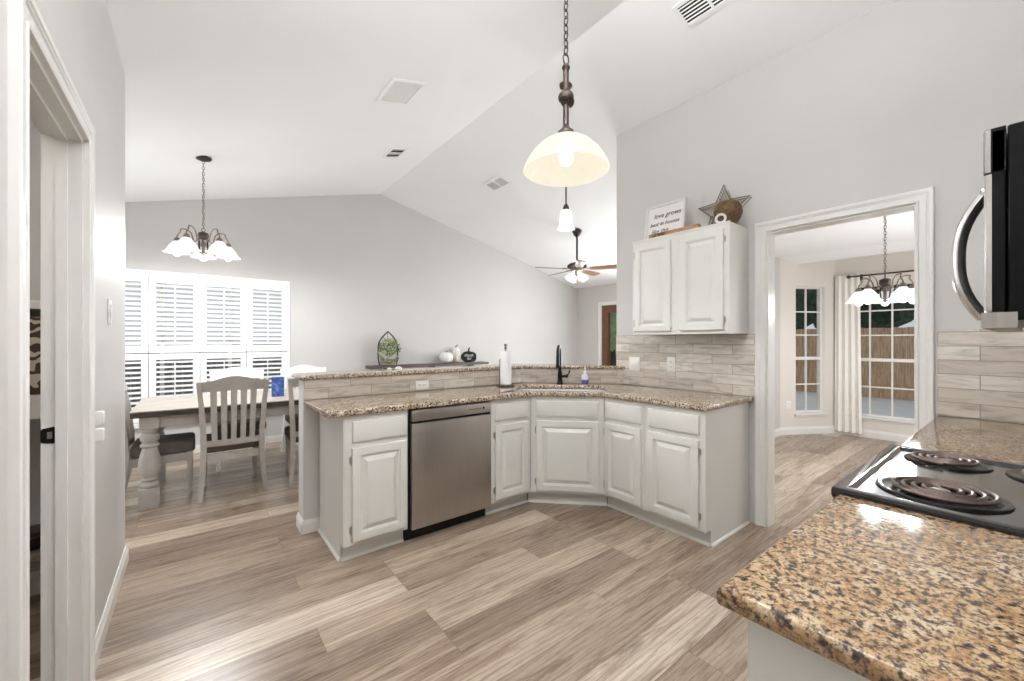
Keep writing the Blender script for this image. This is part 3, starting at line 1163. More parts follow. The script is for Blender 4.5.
# faucet, spout turned to the camera side
fx, fy = diag(-0.012, 0.605)
t = thing('kitchen_faucet', 'black gooseneck kitchen faucet behind the sink', 'faucet', (fx, fy, 0.9455), radians(-52))
MB().lathe([(0.031, 0), (0.031, 0.012), (0.025, 0.02), (0.022, 0.05), (0.024, 0.06), (0.022, 0.10), (0.017, 0.13)], seg=20).build('base', M['black_metal'], t)
pts = [(0, 0, 0.12), (0, 0, 0.28)]
for k in range(1, 11):
    a = pi * k / 10
    pts.append((0, -0.075 + 0.075 * cos(a), 0.28 + 0.085 * sin(a)))
MB().tube(pts, 0.0145, 12).build('gooseneck', M['black_metal'], t)
MB().lathe([(0.013, 0.285), (0.016, 0.27), (0.017, 0.20), (0.021, 0.17), (0.019, 0.165)], (0, -0.15, 0), 16).build('spray_head', M['black_metal'], t)
h = MB()
h.tube([(0.02, 0, 0.075), (0.055, 0, 0.078)], 0.013, 10)
h.sphere((0.062, 0, 0.078), 0.018)
h.tube([(0.066, 0, 0.085), (0.085, 0, 0.105), (0.094, 0, 0.135)], [0.007, 0.006, 0.008], 8)
h.build('lever_handle', M['black_metal'], t)

# soap bottle
sx, sy = diag(0.225, 0.60)
t = thing('soap_bottle', 'small soap pump bottle with purple label right of black faucet', 'soap bottle', (sx, sy, 0.9455), radians(-45))
MB().lathe([(0.0, 0.0), (0.030, 0.0), (0.033, 0.006), (0.034, 0.07), (0.030, 0.088), (0.014, 0.104), (0.012, 0.112)], seg=20).build('bottle', M['soap'], t)
MB().lathe([(0.0335, 0.004), (0.0348, 0.006), (0.0350, 0.046), (0.0335, 0.048)], seg=20, cap=False).build('label_band', M['purple'], t)
p = MB()
p.lathe([(0.015, 0.112), (0.015, 0.124), (0.005, 0.127), (0.005, 0.15), (0.011, 0.152), (0.011, 0.160), (0, 0.162)], seg=14)
p.tube([(0, 0, 0.156), (0, -0.03, 0.156), (0, -0.036, 0.150)], 0.004, 8)
p.build('pump', M['plate'], t)

# paper towels
tx, ty = 2.235, 2.955
t = thing('paper_towel_holder', 'dark upright paper towel holder on the granite worktop', 'paper towel holder', (tx, ty, 0.9455))
MB().lathe([(0, 0), (0.082, 0), (0.084, 0.006), (0.080, 0.016), (0.03, 0.020), (0.01, 0.022)], seg=32).build('base', M['bronze'], t)
p = MB()
p.tube([(0, 0, 0.02), (0, 0, 0.345)], 0.006, 10)
p.sphere((0, 0, 0.352), 0.013, seg=12, rings=8)
p.lathe([(0.006, 0.365), (0.018, 0.372), (0.016, 0.384), (0, 0.392)], seg=14)
p.build('pole', M['pewter'], t)
p = MB()
p.tube([(-0.066, 0, 0.018), (-0.068, 0, 0.16), (-0.066, 0, 0.24), (-0.062, -0.005, 0.25)], 0.004, 8)
p.build('tension_arm', M['bronze'], t)
r = MB()
r.lathe([(0.018, 0.0), (0.053, 0.0), (0.053, 0.15), (0.053, 0.30), (0.018, 0.30), (0.018, 0.0)], seg=32, cap=False)
o = r.build('paper_towel_roll', M['paper'], None, True, None, 25)
o.location = (tx, ty, 0.968)
tag(o, 'white paper towel roll on the dark holder', 'paper towels')

# outlets and switches


def wall_plate(name, label, cat, loc, rz, w=0.075, h=0.12, kind='outlet', horiz=False):
    """local -y faces the room"""
    t = thing(name, label, cat, loc, rz)
    MB().box(-w / 2, w / 2, -0.006, 0, -h / 2, h / 2, 0.0025, 2).build('cover_plate', M['plate'], t)
    if kind == 'outlet':
        for s in (-1, 1):
            c = (0, 0.021 * s) if not horiz else (0.021 * s, 0)
            MB().box(c[0] - 0.015, c[0] + 0.015, -0.009, -0.006, c[1] - 0.013, c[1] + 0.013, 0.003).build('socket', M['plate'], t)
            sl = MB()
            for q_ in (-0.006, 0.006):
                sl.box(c[0] + q_ - 0.0015, c[0] + q_ + 0.0015, -0.0095, -0.0088, c[1] - 0.002, c[1] + 0.007)
            sl.build('slots', M['black_matte'], list(t.children)[-1], False)
    else:
        n = max(1, round(w / 0.075))
        for k in range(n):
            cx = (k - (n - 1) / 2) * 0.046
            MB().box(cx - 0.0165, cx + 0.0165, -0.010, -0.006, -0.033, 0.033, 0.002).build('rocker', M['plate'], t)
    return t


def rz_for(nx, ny):
    """rotation that turns local -y to (nx, ny)"""
    return math.atan2(nx, -ny)


def at_u(u, y=None, x=None):
    k = (u - 512) / 407.0
    fx_, fy_ = sin(YAW) + cos(YAW) * k, cos(YAW) - sin(YAW) * k
    return (fx_ * y / fy_, y) if y else (x, fy_ * x / fx_)


ox, _ = at_u(422, y=3.16)
wall_plate('wall_outlet', 'white outlet on the tiled half wall above the dishwasher', 'outlet', (ox, 3.1605, 0.99), 0, 0.12, 0.075, 'outlet', True)
wall_plate('light_switch', 'wide white switch plate on tiles near the bar end', 'switch', (3.2905, 2.322, 1.145), radians(-90), 0.12, 0.125, 'switch')
wall_plate('wall_outlet', 'narrow white outlet on tiles under the wall cabinet', 'outlet', (3.2905, 1.948, 1.155), radians(-90), 0.078, 0.125, 'outlet')
wall_plate('light_switch', 'white light switch on the wall beside pantry door', 'switch', (-0.3335, 2.83, 1.507), radians(90), 0.078, 0.12, 'switch')
pa_ = A2 + (B2 - A2).normalized() * 0.135
wall_plate('wall_outlet', 'white outlet low on the nook wall, left of the angled window', 'outlet', (pa_.x, pa_.y, 0.43), ang_a, 0.075, 0.12, 'outlet')
t = wall_plate('wall_outlet', 'white outlet with two plugs beside pantry door casing', 'outlet', (-0.3335, 2.385, 1.005), radians(90), 0.075, 0.12, 'outlet')
for z in (-0.034, 0.036):
    p = MB()
    p.box(-0.02, 0.02, -0.04, -0.0095, z - 0.027, z + 0.027, 0.008)
    p.build('plug', M['plate'], t)

# dishwasher
t = thing('dishwasher', 'stainless steel dishwasher built into the peninsula', 'dishwasher', (1.152, 2.56, 0))
DWW = 0.630
MB().box(-0.028, DWW + 0.006, 0.02, 0.58, 0.11, 0.900).build('tub', M['black_matte'], t, False)
MB().box(-0.012, DWW, -0.026, 0.018, 0.100, 0.806, 0.006, 2).build('door', M['steel'], t)
c = MB()
c.box(-0.012, DWW, -0.026, 0.018, 0.822, 0.896, 0.005, 2)
c.build('control_strip', M['steel'], t)
MB().box(0.004, DWW - 0.004, -0.012, 0.018, 0.806, 0.822).build('handle_recess', M['black_matte'], t, False)
b = MB()
for k in range(6):
    x = DWW - 0.20 + k * 0.019
    b.box(x, x + 0.010, -0.0275, -0.0255, 0.855, 0.861)
b.lathe([(0.0085, 0), (0.0085, 0.002), (0, 0.002)], (0, 0, 0), 14, Matrix.Translation((DWW - 0.073, -0.0255, 0.860)) @ Matrix.Rotation(radians(90), 4, 'X'))
b.build('buttons', M['black_metal'], t, False)
MB().box(-0.028, DWW + 0.006, 0.068, 0.085, 0.002, 0.105).build('toe_kick', M['black_matte'], t, False)

# wall cabinet (front faces -x): local x = world -y
UZ0, UZ1 = 1.412, 2.208
t = thing('wall_cabinet', 'white two-door wall cabinet above the tiled backsplash', 'cabinet', (2.98, 2.125, UZ0), radians(-90))
UW, UH = 0.806, UZ1 - UZ0
MB().box(0, UW, 0, 0.31, 0, UH, 0.002, 1).build('body', M['cab'], t, False)
MB().box(-0.004, UW + 0.003, -0.006, 0.0, UH - 0.012, UH + 0.002).build('top_lip', M['cab'], t, False)
fronts(t, [(0.030, 0.362, 0.026, UH - 0.045), (0.440, 0.770, 0.026, UH - 0.045)], [], ['L', 'R'])

# things on the wall cabinet ------------------------------------------------
TOPZ = UZ1 + 0.0005
# framed sign (local x = -y world, -y local faces -x world), leaning back
t = thing('framed_sign', 'white framed sign with black script lettering on the wall cabinet', 'sign', (3.13, 1.925, TOPZ), radians(-90))
lean = Matrix.Rotation(radians(-7), 4, 'X')
SW, SH = 0.365, 0.325
f = MB()
f.box(-SW / 2, SW / 2, -0.012, 0.012, 0, 0.020, 0.002, 1)
f.box(-SW / 2, SW / 2, -0.012, 0.012, SH - 0.020, SH, 0.002, 1)
f.box(-SW / 2, -SW / 2 + 0.020, -0.0118, 0.0118, 0.02, SH - 0.02)
f.box(SW / 2 - 0.020, SW / 2, -0.0118, 0.0118, 0.02, SH - 0.02)
f.build('frame', M['signframe'], t, False, lean)
MB().box(-SW / 2 + 0.02, SW / 2 - 0.02, -0.004, 0.006, 0.02, SH - 0.02).build('board', M['signpaper'], t, False, lean)
bm_ = bmesh.new()
for body, x, z, sz in (('love grows', 0.02, 0.210, 0.056), ('best in houses', 0.0, 0.140, 0.047), ('like this', -0.04, 0.075, 0.052)):
    me = text_mesh(body, sz, 0.0008, 0.35)
    me.transform(lean @ Matrix.Translation((x, -0.0052, z)) @ Matrix.Rotation(radians(90), 4, 'X'))
    bm_.from_mesh(me)
me = bpy.data.meshes.new('lettering')
bm_.to_mesh(me)
link('lettering', me, M['ink'], t, False)
# wooden block sign lying along the front edge
t = thing('wooden_sign', 'long slim wooden sign lying along front of wall cabinet top', 'sign', (3.03, 1.775, TOPZ), radians(-90))
MB().box(-0.215, 0.215, -0.018, 0.018, 0, 0.042, 0.002, 1).build('board', M['signwood'], t, False)
me = text_mesh('HOME', 0.044, 0.0008, 0)
me.transform(Matrix.Translation((-0.125, -0.0188, 0.006)) @ Matrix.Rotation(radians(90), 4, 'X'))
link('lettering', me, M['ink'], t, False)
# wire star
t = thing('wire_star', 'brown wire mesh star standing on the wall cabinet', 'decoration', (3.245, 1.488, TOPZ), radians(-90))
lean = Matrix.Rotation(radians(-6), 4, 'X')
def star(R, r, n=5):
    return [((R if k % 2 == 0 else r) * sin(pi * k / n), (R if k % 2 == 0 else r) * cos(pi * k / n)) for k in range(2 * n)]
SC = 0.167
st_o = [(x, -0.022, z + SC) for x, z in star(0.205, 0.092)]
st_b = [(x * 0.97, 0.022, z + SC) for x, z in star(0.205, 0.092)]
MB().tube(st_o, 0.0042, 6, True).build('front_rim', M['wire'], t, True, lean)
MB().tube(st_b, 0.0036, 6, True).build('back_rim', M['wire'], t, True, lean)


def inside(px_, pz_, poly):
    c_ = False
    n = len(poly)
    for i in range(n):
        x1, z1 = poly[i]
        x2, z2 = poly[(i + 1) % n]
        if (z1 > pz_) != (z2 > pz_) and px_ < (x2 - x1) * (pz_ - z1) / (z2 - z1) + x1:
            c_ = not c_
    return c_


poly = star(0.203, 0.091)
g = MB()
for fam in range(2):
    ca, sa = cos(radians(24 + 90 * fam)), sin(radians(24 + 90 * fam))
    for k in range(-12, 13):
        off = k * 0.0155
        run = []
        for j in range(-84, 85):
            s = j * 0.0025
            x, z = ca * s - sa * off, sa * s + ca * off
            if inside(x, z, poly):
                run.append((x, -0.024 - 0.012 * max(0, 1 - math.hypot(x, z) / 0.1), z + SC))
            else:
                if len(run) > 3:
                    g.tube([run[0]] + run[2:-2:4] + [run[-1]], 0.0017, 4)
                run = []
        if len(run) > 3:
            g.tube([run[0]] + run[2:-2:4] + [run[-1]], 0.0017, 4)
for a, b in zip(st_o, st_b):
    g.tube([a, b], 0.002, 5)
g.build('wire_mesh', M['wire'], t, True, lean)
# wicker ball
o = MB()
o.sphere((0, 0, 0.098), 0.090, (1, 1, 1), 24, 14)
for k in range(46):
    a, b = random.uniform(0, 2 * pi), random.uniform(-0.6, 1.5)
    n = Vector((cos(a) * cos(b), sin(a) * cos(b), sin(b)))
    u_ = n.orthogonal().normalized()
    w_ = n.cross(u_)
    ph = random.uniform(0, 2 * pi)
    sp = random.uniform(0.5, 1.2)
    pts = []
    for j in range(9):
        ang = ph + (j - 4) / 4 * sp
        e = (n * 0.55 + (u_ * cos(ang) + w_ * sin(ang)) * 0.83).normalized()
        pts.append(Vector((0, 0, 0.098)) + e * 0.093)
    o.tube(pts, 0.0034, 5)
o = o.build('wicker_ball', M['wicker'])
o.location = (3.105, 1.385, TOPZ + 0.001)
tag(o, 'brown woven wicker ball in front of the wire star', 'decoration')
# small white ring
o = MB()
o.tube([(0.030 * cos(2 * pi * k / 24), 0, 0.036 + 0.030 * sin(2 * pi * k / 24)) for k in range(24)], 0.0085, 8, True)
o = o.build('ring_ornament', M['plate'])
o.location = (3.005, 1.392, TOPZ - 0.0005 + 0.0025)
o.rotation_euler = (0, 0, radians(-72))
tag(o, 'small white ring ornament at the cabinet top front corner', 'decoration')

# ------------------------------------------------------------------ range side of the kitchen
RX0, RX1 = 1.392, 2.145
CTZ = 0.907
# worktop pieces either side of the range
def slab(name, x0, x1, y0, y1, label):
    me = shape_mesh(rect(x0, x1, y0, y1), [], 0.038, 0.013, 5)
    me.transform(Matrix.Translation((0, 0, CTZ)))
    o = recentre(link(name, me, M['granite']))
    return tag(o, label, 'worktop')
slab('worktop', 0.702, RX0 - 0.004, -0.31, 0.332, 'gold speckled granite worktop nearest the camera, left of the range')
slab('worktop', RX1 + 0.004, 3.288, -0.31, 0.332, 'gold speckled granite worktop piece between range and tiled end wall')
# cabinets under them: fronts face +y
def range_cabinet(label, x0, x1, expose):
    w = x1 - x0
    t = base_cabinet(label, w, 0.59, (x1, 0.30, 0), radians(180), [(0.04, w / 2 - 0.02, *OZ), (w / 2 + 0.02, w - 0.04, *OZ)] if w > 0.55 else [(0.04, w - 0.04, *OZ)],
                     [(0.04, w / 2 - 0.02, *DZ), (w / 2 + 0.02, w - 0.04, *DZ)] if w > 0.55 else [(0.04, w - 0.04, *DZ)], ['L', 'R'] if w > 0.55 else ['L'], expose)
    return t
cb = range_cabinet('white base cabinet nearest the camera, under the gold granite', 0.752, RX0 - 0.006, (False, True))
MB().box(0.650 + 0.0085, 0.650 + 0.020, -0.002, 0.045, 0.11, 0.905, 0.002, 1).build('corner_stile', M['cab'], cb, False) if False else None
range_cabinet('white base cabinet right of the range, by the end wall', RX1 + 0.006, 3.28, (False, False))

# range
t = thing('electric_range', 'black electric coil range set between two granite worktops', 'range', (RX0, 0, 0))
RW = RX1 - RX0
MB().box(0.003, RW - 0.003, -0.30, 0.295, 0.06, 0.912).build('body', M['black_matte'], t, False)
MB().box(0.02, RW - 0.02, -0.28, 0.24, 0.0, 0.06).build('plinth', M['black_matte'], t, False)
MB().box(0.008, RW - 0.008, 0.296, 0.325, 0.22, 0.86, 0.006).build('oven_door', M['black_gloss'], t)
MB().box(0.008, RW - 0.008, 0.296, 0.322, 0.07, 0.21, 0.006).build('storage_drawer', M['black_gloss'], t)
h = MB()
h.tube([(0.07, 0.358, 0.77), (RW - 0.07, 0.358, 0.77)], 0.012, 10)
for x in (0.09, RW - 0.09):
    h.tube([(x, 0.322, 0.77), (x, 0.358, 0.77)], 0.009, 8)
h.build('door_handle', M['black_gloss'], t)
# cooktop: raised rim and sunken field
def lpr(i, z, e=0.0):
    return [(-0.0015 + i, -0.30 + i * 0.3, z), (RW + 0.0015 - i, -0.30 + i * 0.3, z), (RW + 0.0015 - i, 0.344 - i - e, z), (-0.0015 + i, 0.344 - i - e, z)]
c = MB()
c.loops([lpr(0.012, 0.9125), lpr(0.002, 0.930), lpr(0.0, 0.936), lpr(0.0, 0.952), lpr(0.002, 0.9565), lpr(0.006, 0.958), lpr(0.030, 0.957), lpr(0.036, 0.953), lpr(0.042, 0.9485)], True, True)
c.build('cooktop', M['black_gloss'], t, True, None, 30)


def burner(cx, cy, r):
    pz_ = 0.9487
    p = MB()
    p.lathe([(r * 0.3, 0.0006), (r * 0.92, 0.0012), (r * 1.02, 0.0045), (r * 1.10, 0.006), (r * 1.14, 0.004), (r * 1.155, 0.0)], (cx, cy, pz_), 40, None, True)
    pan = p.build('drip_pan', M['pan'], t)
    c = MB()
    turns = 4 if r > 0.1 else 3.5
    pts = []
    n = int(turns * 30)
    for k in range(n + 1):
        a = 2 * pi * turns * k / n
        rr = r * (0.22 + 0.74 * k / n)
        pts.append((cx + rr * cos(a), cy + rr * sin(a), pz_ + 0.0125))
    c.tube(pts, 0.0055, 8)
    c.build('coil', M['coil'], pan)
    s = MB()
    for k in range(3):
        a = radians(30 + 120 * k)
        s.bar([(cx + 0.012 * cos(a), cy + 0.012 * sin(a), pz_ + 0.004), (cx + r * cos(a), cy + r * sin(a), pz_ + 0.004)], 0.003, 0.006, (0, 0, 1) if False else (-sin(a), cos(a), 0))
    s.lathe([(0.0, 0.0), (0.022, 0.0), (0.022, 0.008), (0.018, 0.011), (0, 0.011)], (cx, cy, pz_ + 0.002), 20)
    s.build('coil_support', M['chrome'], pan)


burner(1.585 - RX0, 0.155, 0.112)
burner(2.005 - RX0, 0.180, 0.090)
burner(1.995 - RX0, -0.075, 0.112)
burner(1.585 - RX0, -0.100, 0.090)

# microwave over the range
t = thing('microwave', 'black and stainless over-the-range microwave on the wall', 'microwave', (RX0, 0, 1.405))
MW = RW
MZ = 0.425
MB().box(0, MW, -0.305, 0.034, 0, MZ, 0.003, 1).build('case', M['black_side'], t)
d = MB()
d.box(0.0, MW, 0.0355, 0.058, 0.02, MZ - 0.004, 0.003, 1)
d = d.build('door', M['black_side'], t)
MB().box(0.20, MW - 0.05, 0.0575, 0.0605, 0.07, MZ - 0.13).build('door_window', M['black_side'], d, False)
e = MB()
e.prism([(0.000, 0.056), (0.003, 0.0645), (0.010, 0.068), (0.018, 0.066), (0.020, 0.0585)], lambda p, z: (p[0], p[1], z), 0.022, MZ - 0.100)
e.build('door_edge', M['steel_l'], d)
f = MB()
f.prism([(0.000, 0.036), (0.000, 0.056), (0.003, 0.0645), (0.010, 0.068), (MW - 0.01, 0.068), (MW, 0.058), (MW, 0.036)], lambda p, z: (p[0], p[1], z), MZ - 0.096, MZ)
vp = f.build('vent_panel', M['black_side'], t)
f = MB()
f.prism([(-0.0006, 0.0575), (0.0026, 0.0652), (0.010, 0.0687), (0.018, 0.0687), (0.018, 0.066), (0.010, 0.066), (0.004, 0.063), (0.002, 0.0575)], lambda p, z: (p[0], p[1], z), MZ - 0.0955, MZ - 0.001)
f.build('panel_edge', M['steel_l'], vp)
f = MB()
f.prism([(-0.002, 0.020), (-0.004, 0.050), (0.004, 0.072), (MW - 0.004, 0.072), (MW + 0.002, 0.05), (MW + 0.002, 0.02)], lambda p, z: (p[0], p[1], z), -0.016, 0.018)
f.build('bottom_rail', M['steel'], t, False)
u_ = MB()
for k in range(5):
    x = 0.06 + k * 0.05
    u_.box(x, x + 0.03, -0.20, -0.06, -0.006, 0.0005)
u_.build('grease_filter', M['steel_l'], t, False)
h = MB()
pts, rs = [], []
for k in range(15):
    a = -1 + 2 * k / 14
    pts.append((0.10, 0.066 + 0.006 + 0.042 * (1 - abs(a) ** 2.4), 0.155 + a * 0.145))
    rs.append(0.013)
h.tube(pts, rs, 12, False, 1.5)
hn = h.build('door_handle', M['steel_l'], t)
h = MB()
h.box(0.085, 0.115, 0.058, 0.078, 0.292, 0.318, 0.004)
h.box(0.085, 0.115, 0.058, 0.078, -0.002 + 0.004, 0.026, 0.004)
h.build('handle_mount', M['chrome'], hn)

# ------------------------------------------------------------------ lamps


def chain(m, x, y, z0, z1, link_l=0.034, wr=0.0022, hw=0.0085):
    n = max(1, int((z1 - z0) / (link_l * 0.78)))
    st = (z1 - z0) / n
    for k in range(n):
        zc_ = z0 + (k + 0.5) * st
        pts = []
        for j in range(12):
            a = 2 * pi * j / 12
            ox_, oz_ = hw * cos(a), st * 0.64 * sin(a)
            pts.append((x + (ox_ if k % 2 else 0), y + (0 if k % 2 else ox_), zc_ + oz_))
        m.tube(pts, wr, 5, True)
    return m


# big kitchen pendant
t = thing('pendant_lamp', 'large pendant lamp with cream dome glass shade', 'pendant lamp', (1.253, 1.229, 2.04))
ztop = zc(1.253) - 2.04
MB().lathe([(0.0, ztop - 0.03), (0.03, ztop - 0.03), (0.06, ztop - 0.01), (0.062, ztop + 0.01)], seg=24).build('ceiling_canopy', M['bronze'], t)
MB_ = MB()
chain(MB_, 0, 0, 0.545, ztop - 0.02, 0.040, 0.0030, 0.010)
MB_.build('chain', M['bronze'], t)
p = MB()
p.tube([(0.016 * cos(2 * pi * k / 14), 0, 0.524 + 0.024 * sin(2 * pi * k / 14)) for k in range(14)], 0.0032, 6, True)
p.lathe([(0.004, 0.504), (0.013, 0.500), (0.018, 0.488), (0.013, 0.476), (0.0125, 0.468), (0.0125, 0.27), (0.0125, 0.20)], seg=16)
p.build('stem', M['bronze'], t)
p = MB()
p.lathe([(0.0125, 0.392), (0.018, 0.388), (0.020, 0.382), (0.030, 0.374), (0.034, 0.362), (0.031, 0.350), (0.020, 0.342), (0.022, 0.337), (0.018, 0.330), (0.0125, 0.326)], seg=20)
p.lathe([(0.0, 0.0), (0.024, 0.0), (0.028, 0.006), (0.022, 0.014), (0.0, 0.016)], (0, 0, 0), 18, Matrix.Translation((0.026, 0.012, 0.360)) @ Matrix.Rotation(radians(62), 4, 'Y'))
p.build('stem_ball', M['bronze'], t)
MB().lathe([(0.0095, 0.245), (0.020, 0.226), (0.034, 0.214), (0.036, 0.203), (0.010, 0.201)], seg=20).build('shade_cap', M['bronze'], t)
s = MB()
outer = [(0.018, 0.197), (0.045, 0.190), (0.080, 0.175), (0.113, 0.153), (0.142, 0.123), (0.163, 0.092), (0.176, 0.066), (0.181, 0.053), (0.182, 0.048)]
inner = [(r - 0.005, z - 0.005) for r, z in reversed(outer[:-1])]
s.lathe(outer + [(0.179, 0.046)], seg=48, cap=False)
sh_ = s.build('lamp_shade', M['shade_cream'], t)
s = MB()
s.lathe([(0.179, 0.046), (0.1765, 0.050)] + inner, seg=48, cap=False)
s.build('shade_lining', M['shade_inner'], sh_)
MB().lathe([(0.0, 0.070), (0.02, 0.075), (0.030, 0.090), (0.031, 0.104), (0.025, 0.124), (0.014, 0.145), (0.013, 0.19)], seg=18).build('bulb', M['bulb'], t)
light('pendant_light', 'POINT', (1.253, 1.229, 2.135), 19, 0.028, WARM)

# small pendant over the sink
t = thing('pendant_lamp', 'small white bell pendant lamp hanging over the sink', 'pendant lamp', (2.557, 2.507, 2.335))
ztop = zc(2.557) - 2.335
MB().lathe([(0.0, ztop - 0.03), (0.03, ztop - 0.03), (0.055, ztop - 0.01), (0.057, ztop + 0.012)], seg=24).build('ceiling_canopy', M['bronze'], t)
MB().tube([(0, 0, 0.20), (0, 0, ztop - 0.02)], 0.007, 10).build('stem', M['bronze'], t)
MB().lathe([(0.008, 0.222), (0.014, 0.214), (0.024, 0.196), (0.028, 0.178), (0.026, 0.168)], seg=18).build('shade_cap', M['bronze'], t)
outer = [(0.020, 0.172), (0.040, 0.162), (0.053, 0.135), (0.056, 0.095), (0.058, 0.050), (0.066, 0.018), (0.080, 0.0)]
s = MB().lathe(outer + [(r - 0.004, z) for r, z in reversed(outer)], seg=36, cap=False)
s.build('lamp_shade', M['shade_white'], t)
MB().sphere((0, 0, 0.07), 0.029).build('bulb', M['bulb'], t)
light('sink_pendant_light', 'POINT', (2.557, 2.507, 2.405), 10, 0.026, WARM)


def chandelier(label, loc, drop, R, power, phase, lname):
    """loc = canopy at the ceiling, drop = height of the body top below it"""
    t = thing('chandelier', label, 'chandelier', loc)
    MB().lathe([(0.0, -0.032), (0.022, -0.030), (0.060, -0.014), (0.066, -0.004), (0.066, 0.004)], seg=28).build('ceiling_canopy', M['bronze'], t)
    zb = -drop
    m = chain(MB(), 0, 0, zb + 0.03, -0.028)
    cord = []
    for k in range(40):
        f_ = k / 39
        cord.append((0.008 * cos(k * 0.9), 0.008 * sin(k * 0.9), zb + 0.03 + f_ * (drop - 0.06)))
    m.tube(cord, 0.002, 5)
    m.build('chain', M['pewter'], t)
    m = MB()
    m.tube([(0.014 * cos(2 * pi * k / 12), 0, zb + 0.018 + 0.016 * sin(2 * pi * k / 12)) for k in range(12)], 0.003, 6, True)
    m.lathe([(0.004, zb + 0.004), (0.018, zb - 0.002), (0.040, zb - 0.012), (0.044, zb - 0.045), (0.036, zb - 0.060), (0.046, zb - 0.072), (0.044, zb - 0.080)], seg=24)
    m.build('body', M['bronze'], t)
    MB().lathe([(0.038, zb - 0.081), (0.040, zb - 0.12), (0.036, zb - 0.185), (0.030, zb - 0.200), (0.012, zb - 0.204)], seg=20).build('glass_column', M['glass_grey'], t)
    MB().lathe([(0.013, zb - 0.082), (0.013, zb - 0.200), (0.022, zb - 0.206), (0.012, zb - 0.216), (0.0, zb - 0.226)], seg=14).build('centre_rod', M['pewter'], t)
    arm0 = None
    for k in range(5):
        a = phase + 2 * pi * k / 5
        ca, sa = cos(a), sin(a)
        pts = [(0.036, zb - 0.068), (0.075, zb - 0.100), (0.085, zb - 0.060), (0.10, zb - 0.015), (0.135, zb + 0.012), (0.175, zb + 0.012), (R - 0.025, zb - 0.012), (R, zb - 0.055), (R, zb - 0.078)]
        # smooth the arm
        P = []
        for i in range(len(pts) - 1):
            p0 = Vector(pts[max(0, i - 1)]); p1 = Vector(pts[i]); p2 = Vector(pts[i + 1]); p3 = Vector(pts[min(len(pts) - 1, i + 2)])
            for j in range(4):
                s_ = j / 4
                P.append(0.5 * ((2 * p1) + (p2 - p0) * s_ + (2 * p0 - 5 * p1 + 4 * p2 - p3) * s_ ** 2 + (3 * p1 - p0 - 3 * p2 + p3) * s_ ** 3))
        P.append(Vector(pts[-1]))
        m = MB()
        m.tube([(p.x * ca, p.x * sa, p.y) for p in P], 0.0058, 7)
        m.lathe([(0.008, zb - 0.066), (0.018, zb - 0.074), (0.026, zb - 0.092), (0.028, zb - 0.104), (0.010, zb - 0.105)], (R * ca, R * sa, 0), 16)
        arm = m.build('arm', M['pewter'], t)
        z0 = zb - 0.102
        outer = [(0.022, z0), (0.034, z0 - 0.012), (0.058, z0 - 0.040), (0.076, z0 - 0.070), (0.085, z0 - 0.092), (0.098, z0 - 0.104), (0.108, z0 - 0.108)]
        s = MB().lathe(outer + [(r - 0.003, z - 0.002) for r, z in reversed(outer)], (R * ca, R * sa, 0), 28, None, False)
        s.build('lamp_shade', M['shade_white'], arm)
        MB().lathe([(0.0, z0 - 0.142), (0.020, z0 - 0.136), (0.031, z0 - 0.118), (0.031, z0 - 0.098), (0.020, z0 - 0.070), (0.013, z0 - 0.040), (0.013, z0 - 0.01)], (R * ca, R * sa, 0), 16).build('bulb', M['bulb'], arm)
        light(lname, 'POINT', (loc[0] + R * ca, loc[1] + R * sa, loc[2] + z0 - 0.108), power / 5, 0.03, WARM)
    return t


chandelier('five-arm chandelier hanging above the dining table', (0.070, 4.83, zc(0.07)), 0.70, 0.205, 128, radians(89), 'dining_chandelier_light')
chandelier('five-arm chandelier in the breakfast nook doorway', (4.983, 0.833, 2.55), 0.615, 0.195, 52, radians(9.5), 'nook_chandelier_light')

# ceiling fan
FXC, FYC = 4.63, 4.306
t = thing('ceiling_fan', 'five-blade ceiling fan with lit glass shades in the living room', 'ceiling fan', (FXC, FYC, 2.445))
zt = zc(FXC) - 2.445
MB().lathe([(0.018, zt - 0.11), (0.05, zt - 0.08), (0.072, zt - 0.03), (0.075, zt + 0.025)], seg=24).build('ceiling_canopy', M['fan_dark'], t)
MB().tube([(0, 0, 0.10), (0, 0, zt - 0.09)], 0.016, 12).build('downrod', M['fan_dark'], t)
MB().lathe([(0.02, 0.125), (0.05, 0.118), (0.12, 0.100), (0.150, 0.072), (0.152, 0.050), (0.130, 0.032), (0.08, 0.025)], seg=32).build('motor_housing', M['fan_dark'], t)
MB().lathe([(0.10, 0.024), (0.095, -0.01), (0.06, -0.035), (0.055, -0.075), (0.03, -0.085)], seg=24).build('light_fitter', M['pewter'], t)
for k in range(5):
    a = radians(-22 + 72 * k) - YAW
    rot = Matrix.Rotation(a, 4, 'Z')
    bl = MB()
    me = shape_mesh([(0.20, -0.045), (0.30, -0.062), (0.60, -0.070), (0.655, -0.055), (0.67, -0.02), (0.67, 0.02), (0.655, 0.055), (0.60, 0.070), (0.30, 0.062), (0.20, 0.045)], [], 0.008, 0.002, 2)
    me.transform(rot @ Matrix.Translation((0, 0, 0.012)) @ Matrix.Rotation(radians(-13), 4, 'X'))
    b_ = link('blade', me, M['fan_blade'], t)
    bl.bar([(0.11, 0, 0.030), (0.16, 0, 0.020), (0.24, 0, 0.0225)], 0.04, 0.006, (0, 1, 0))
    bl.build('blade_bracket', M['fan_dark'], b_, False, rot)
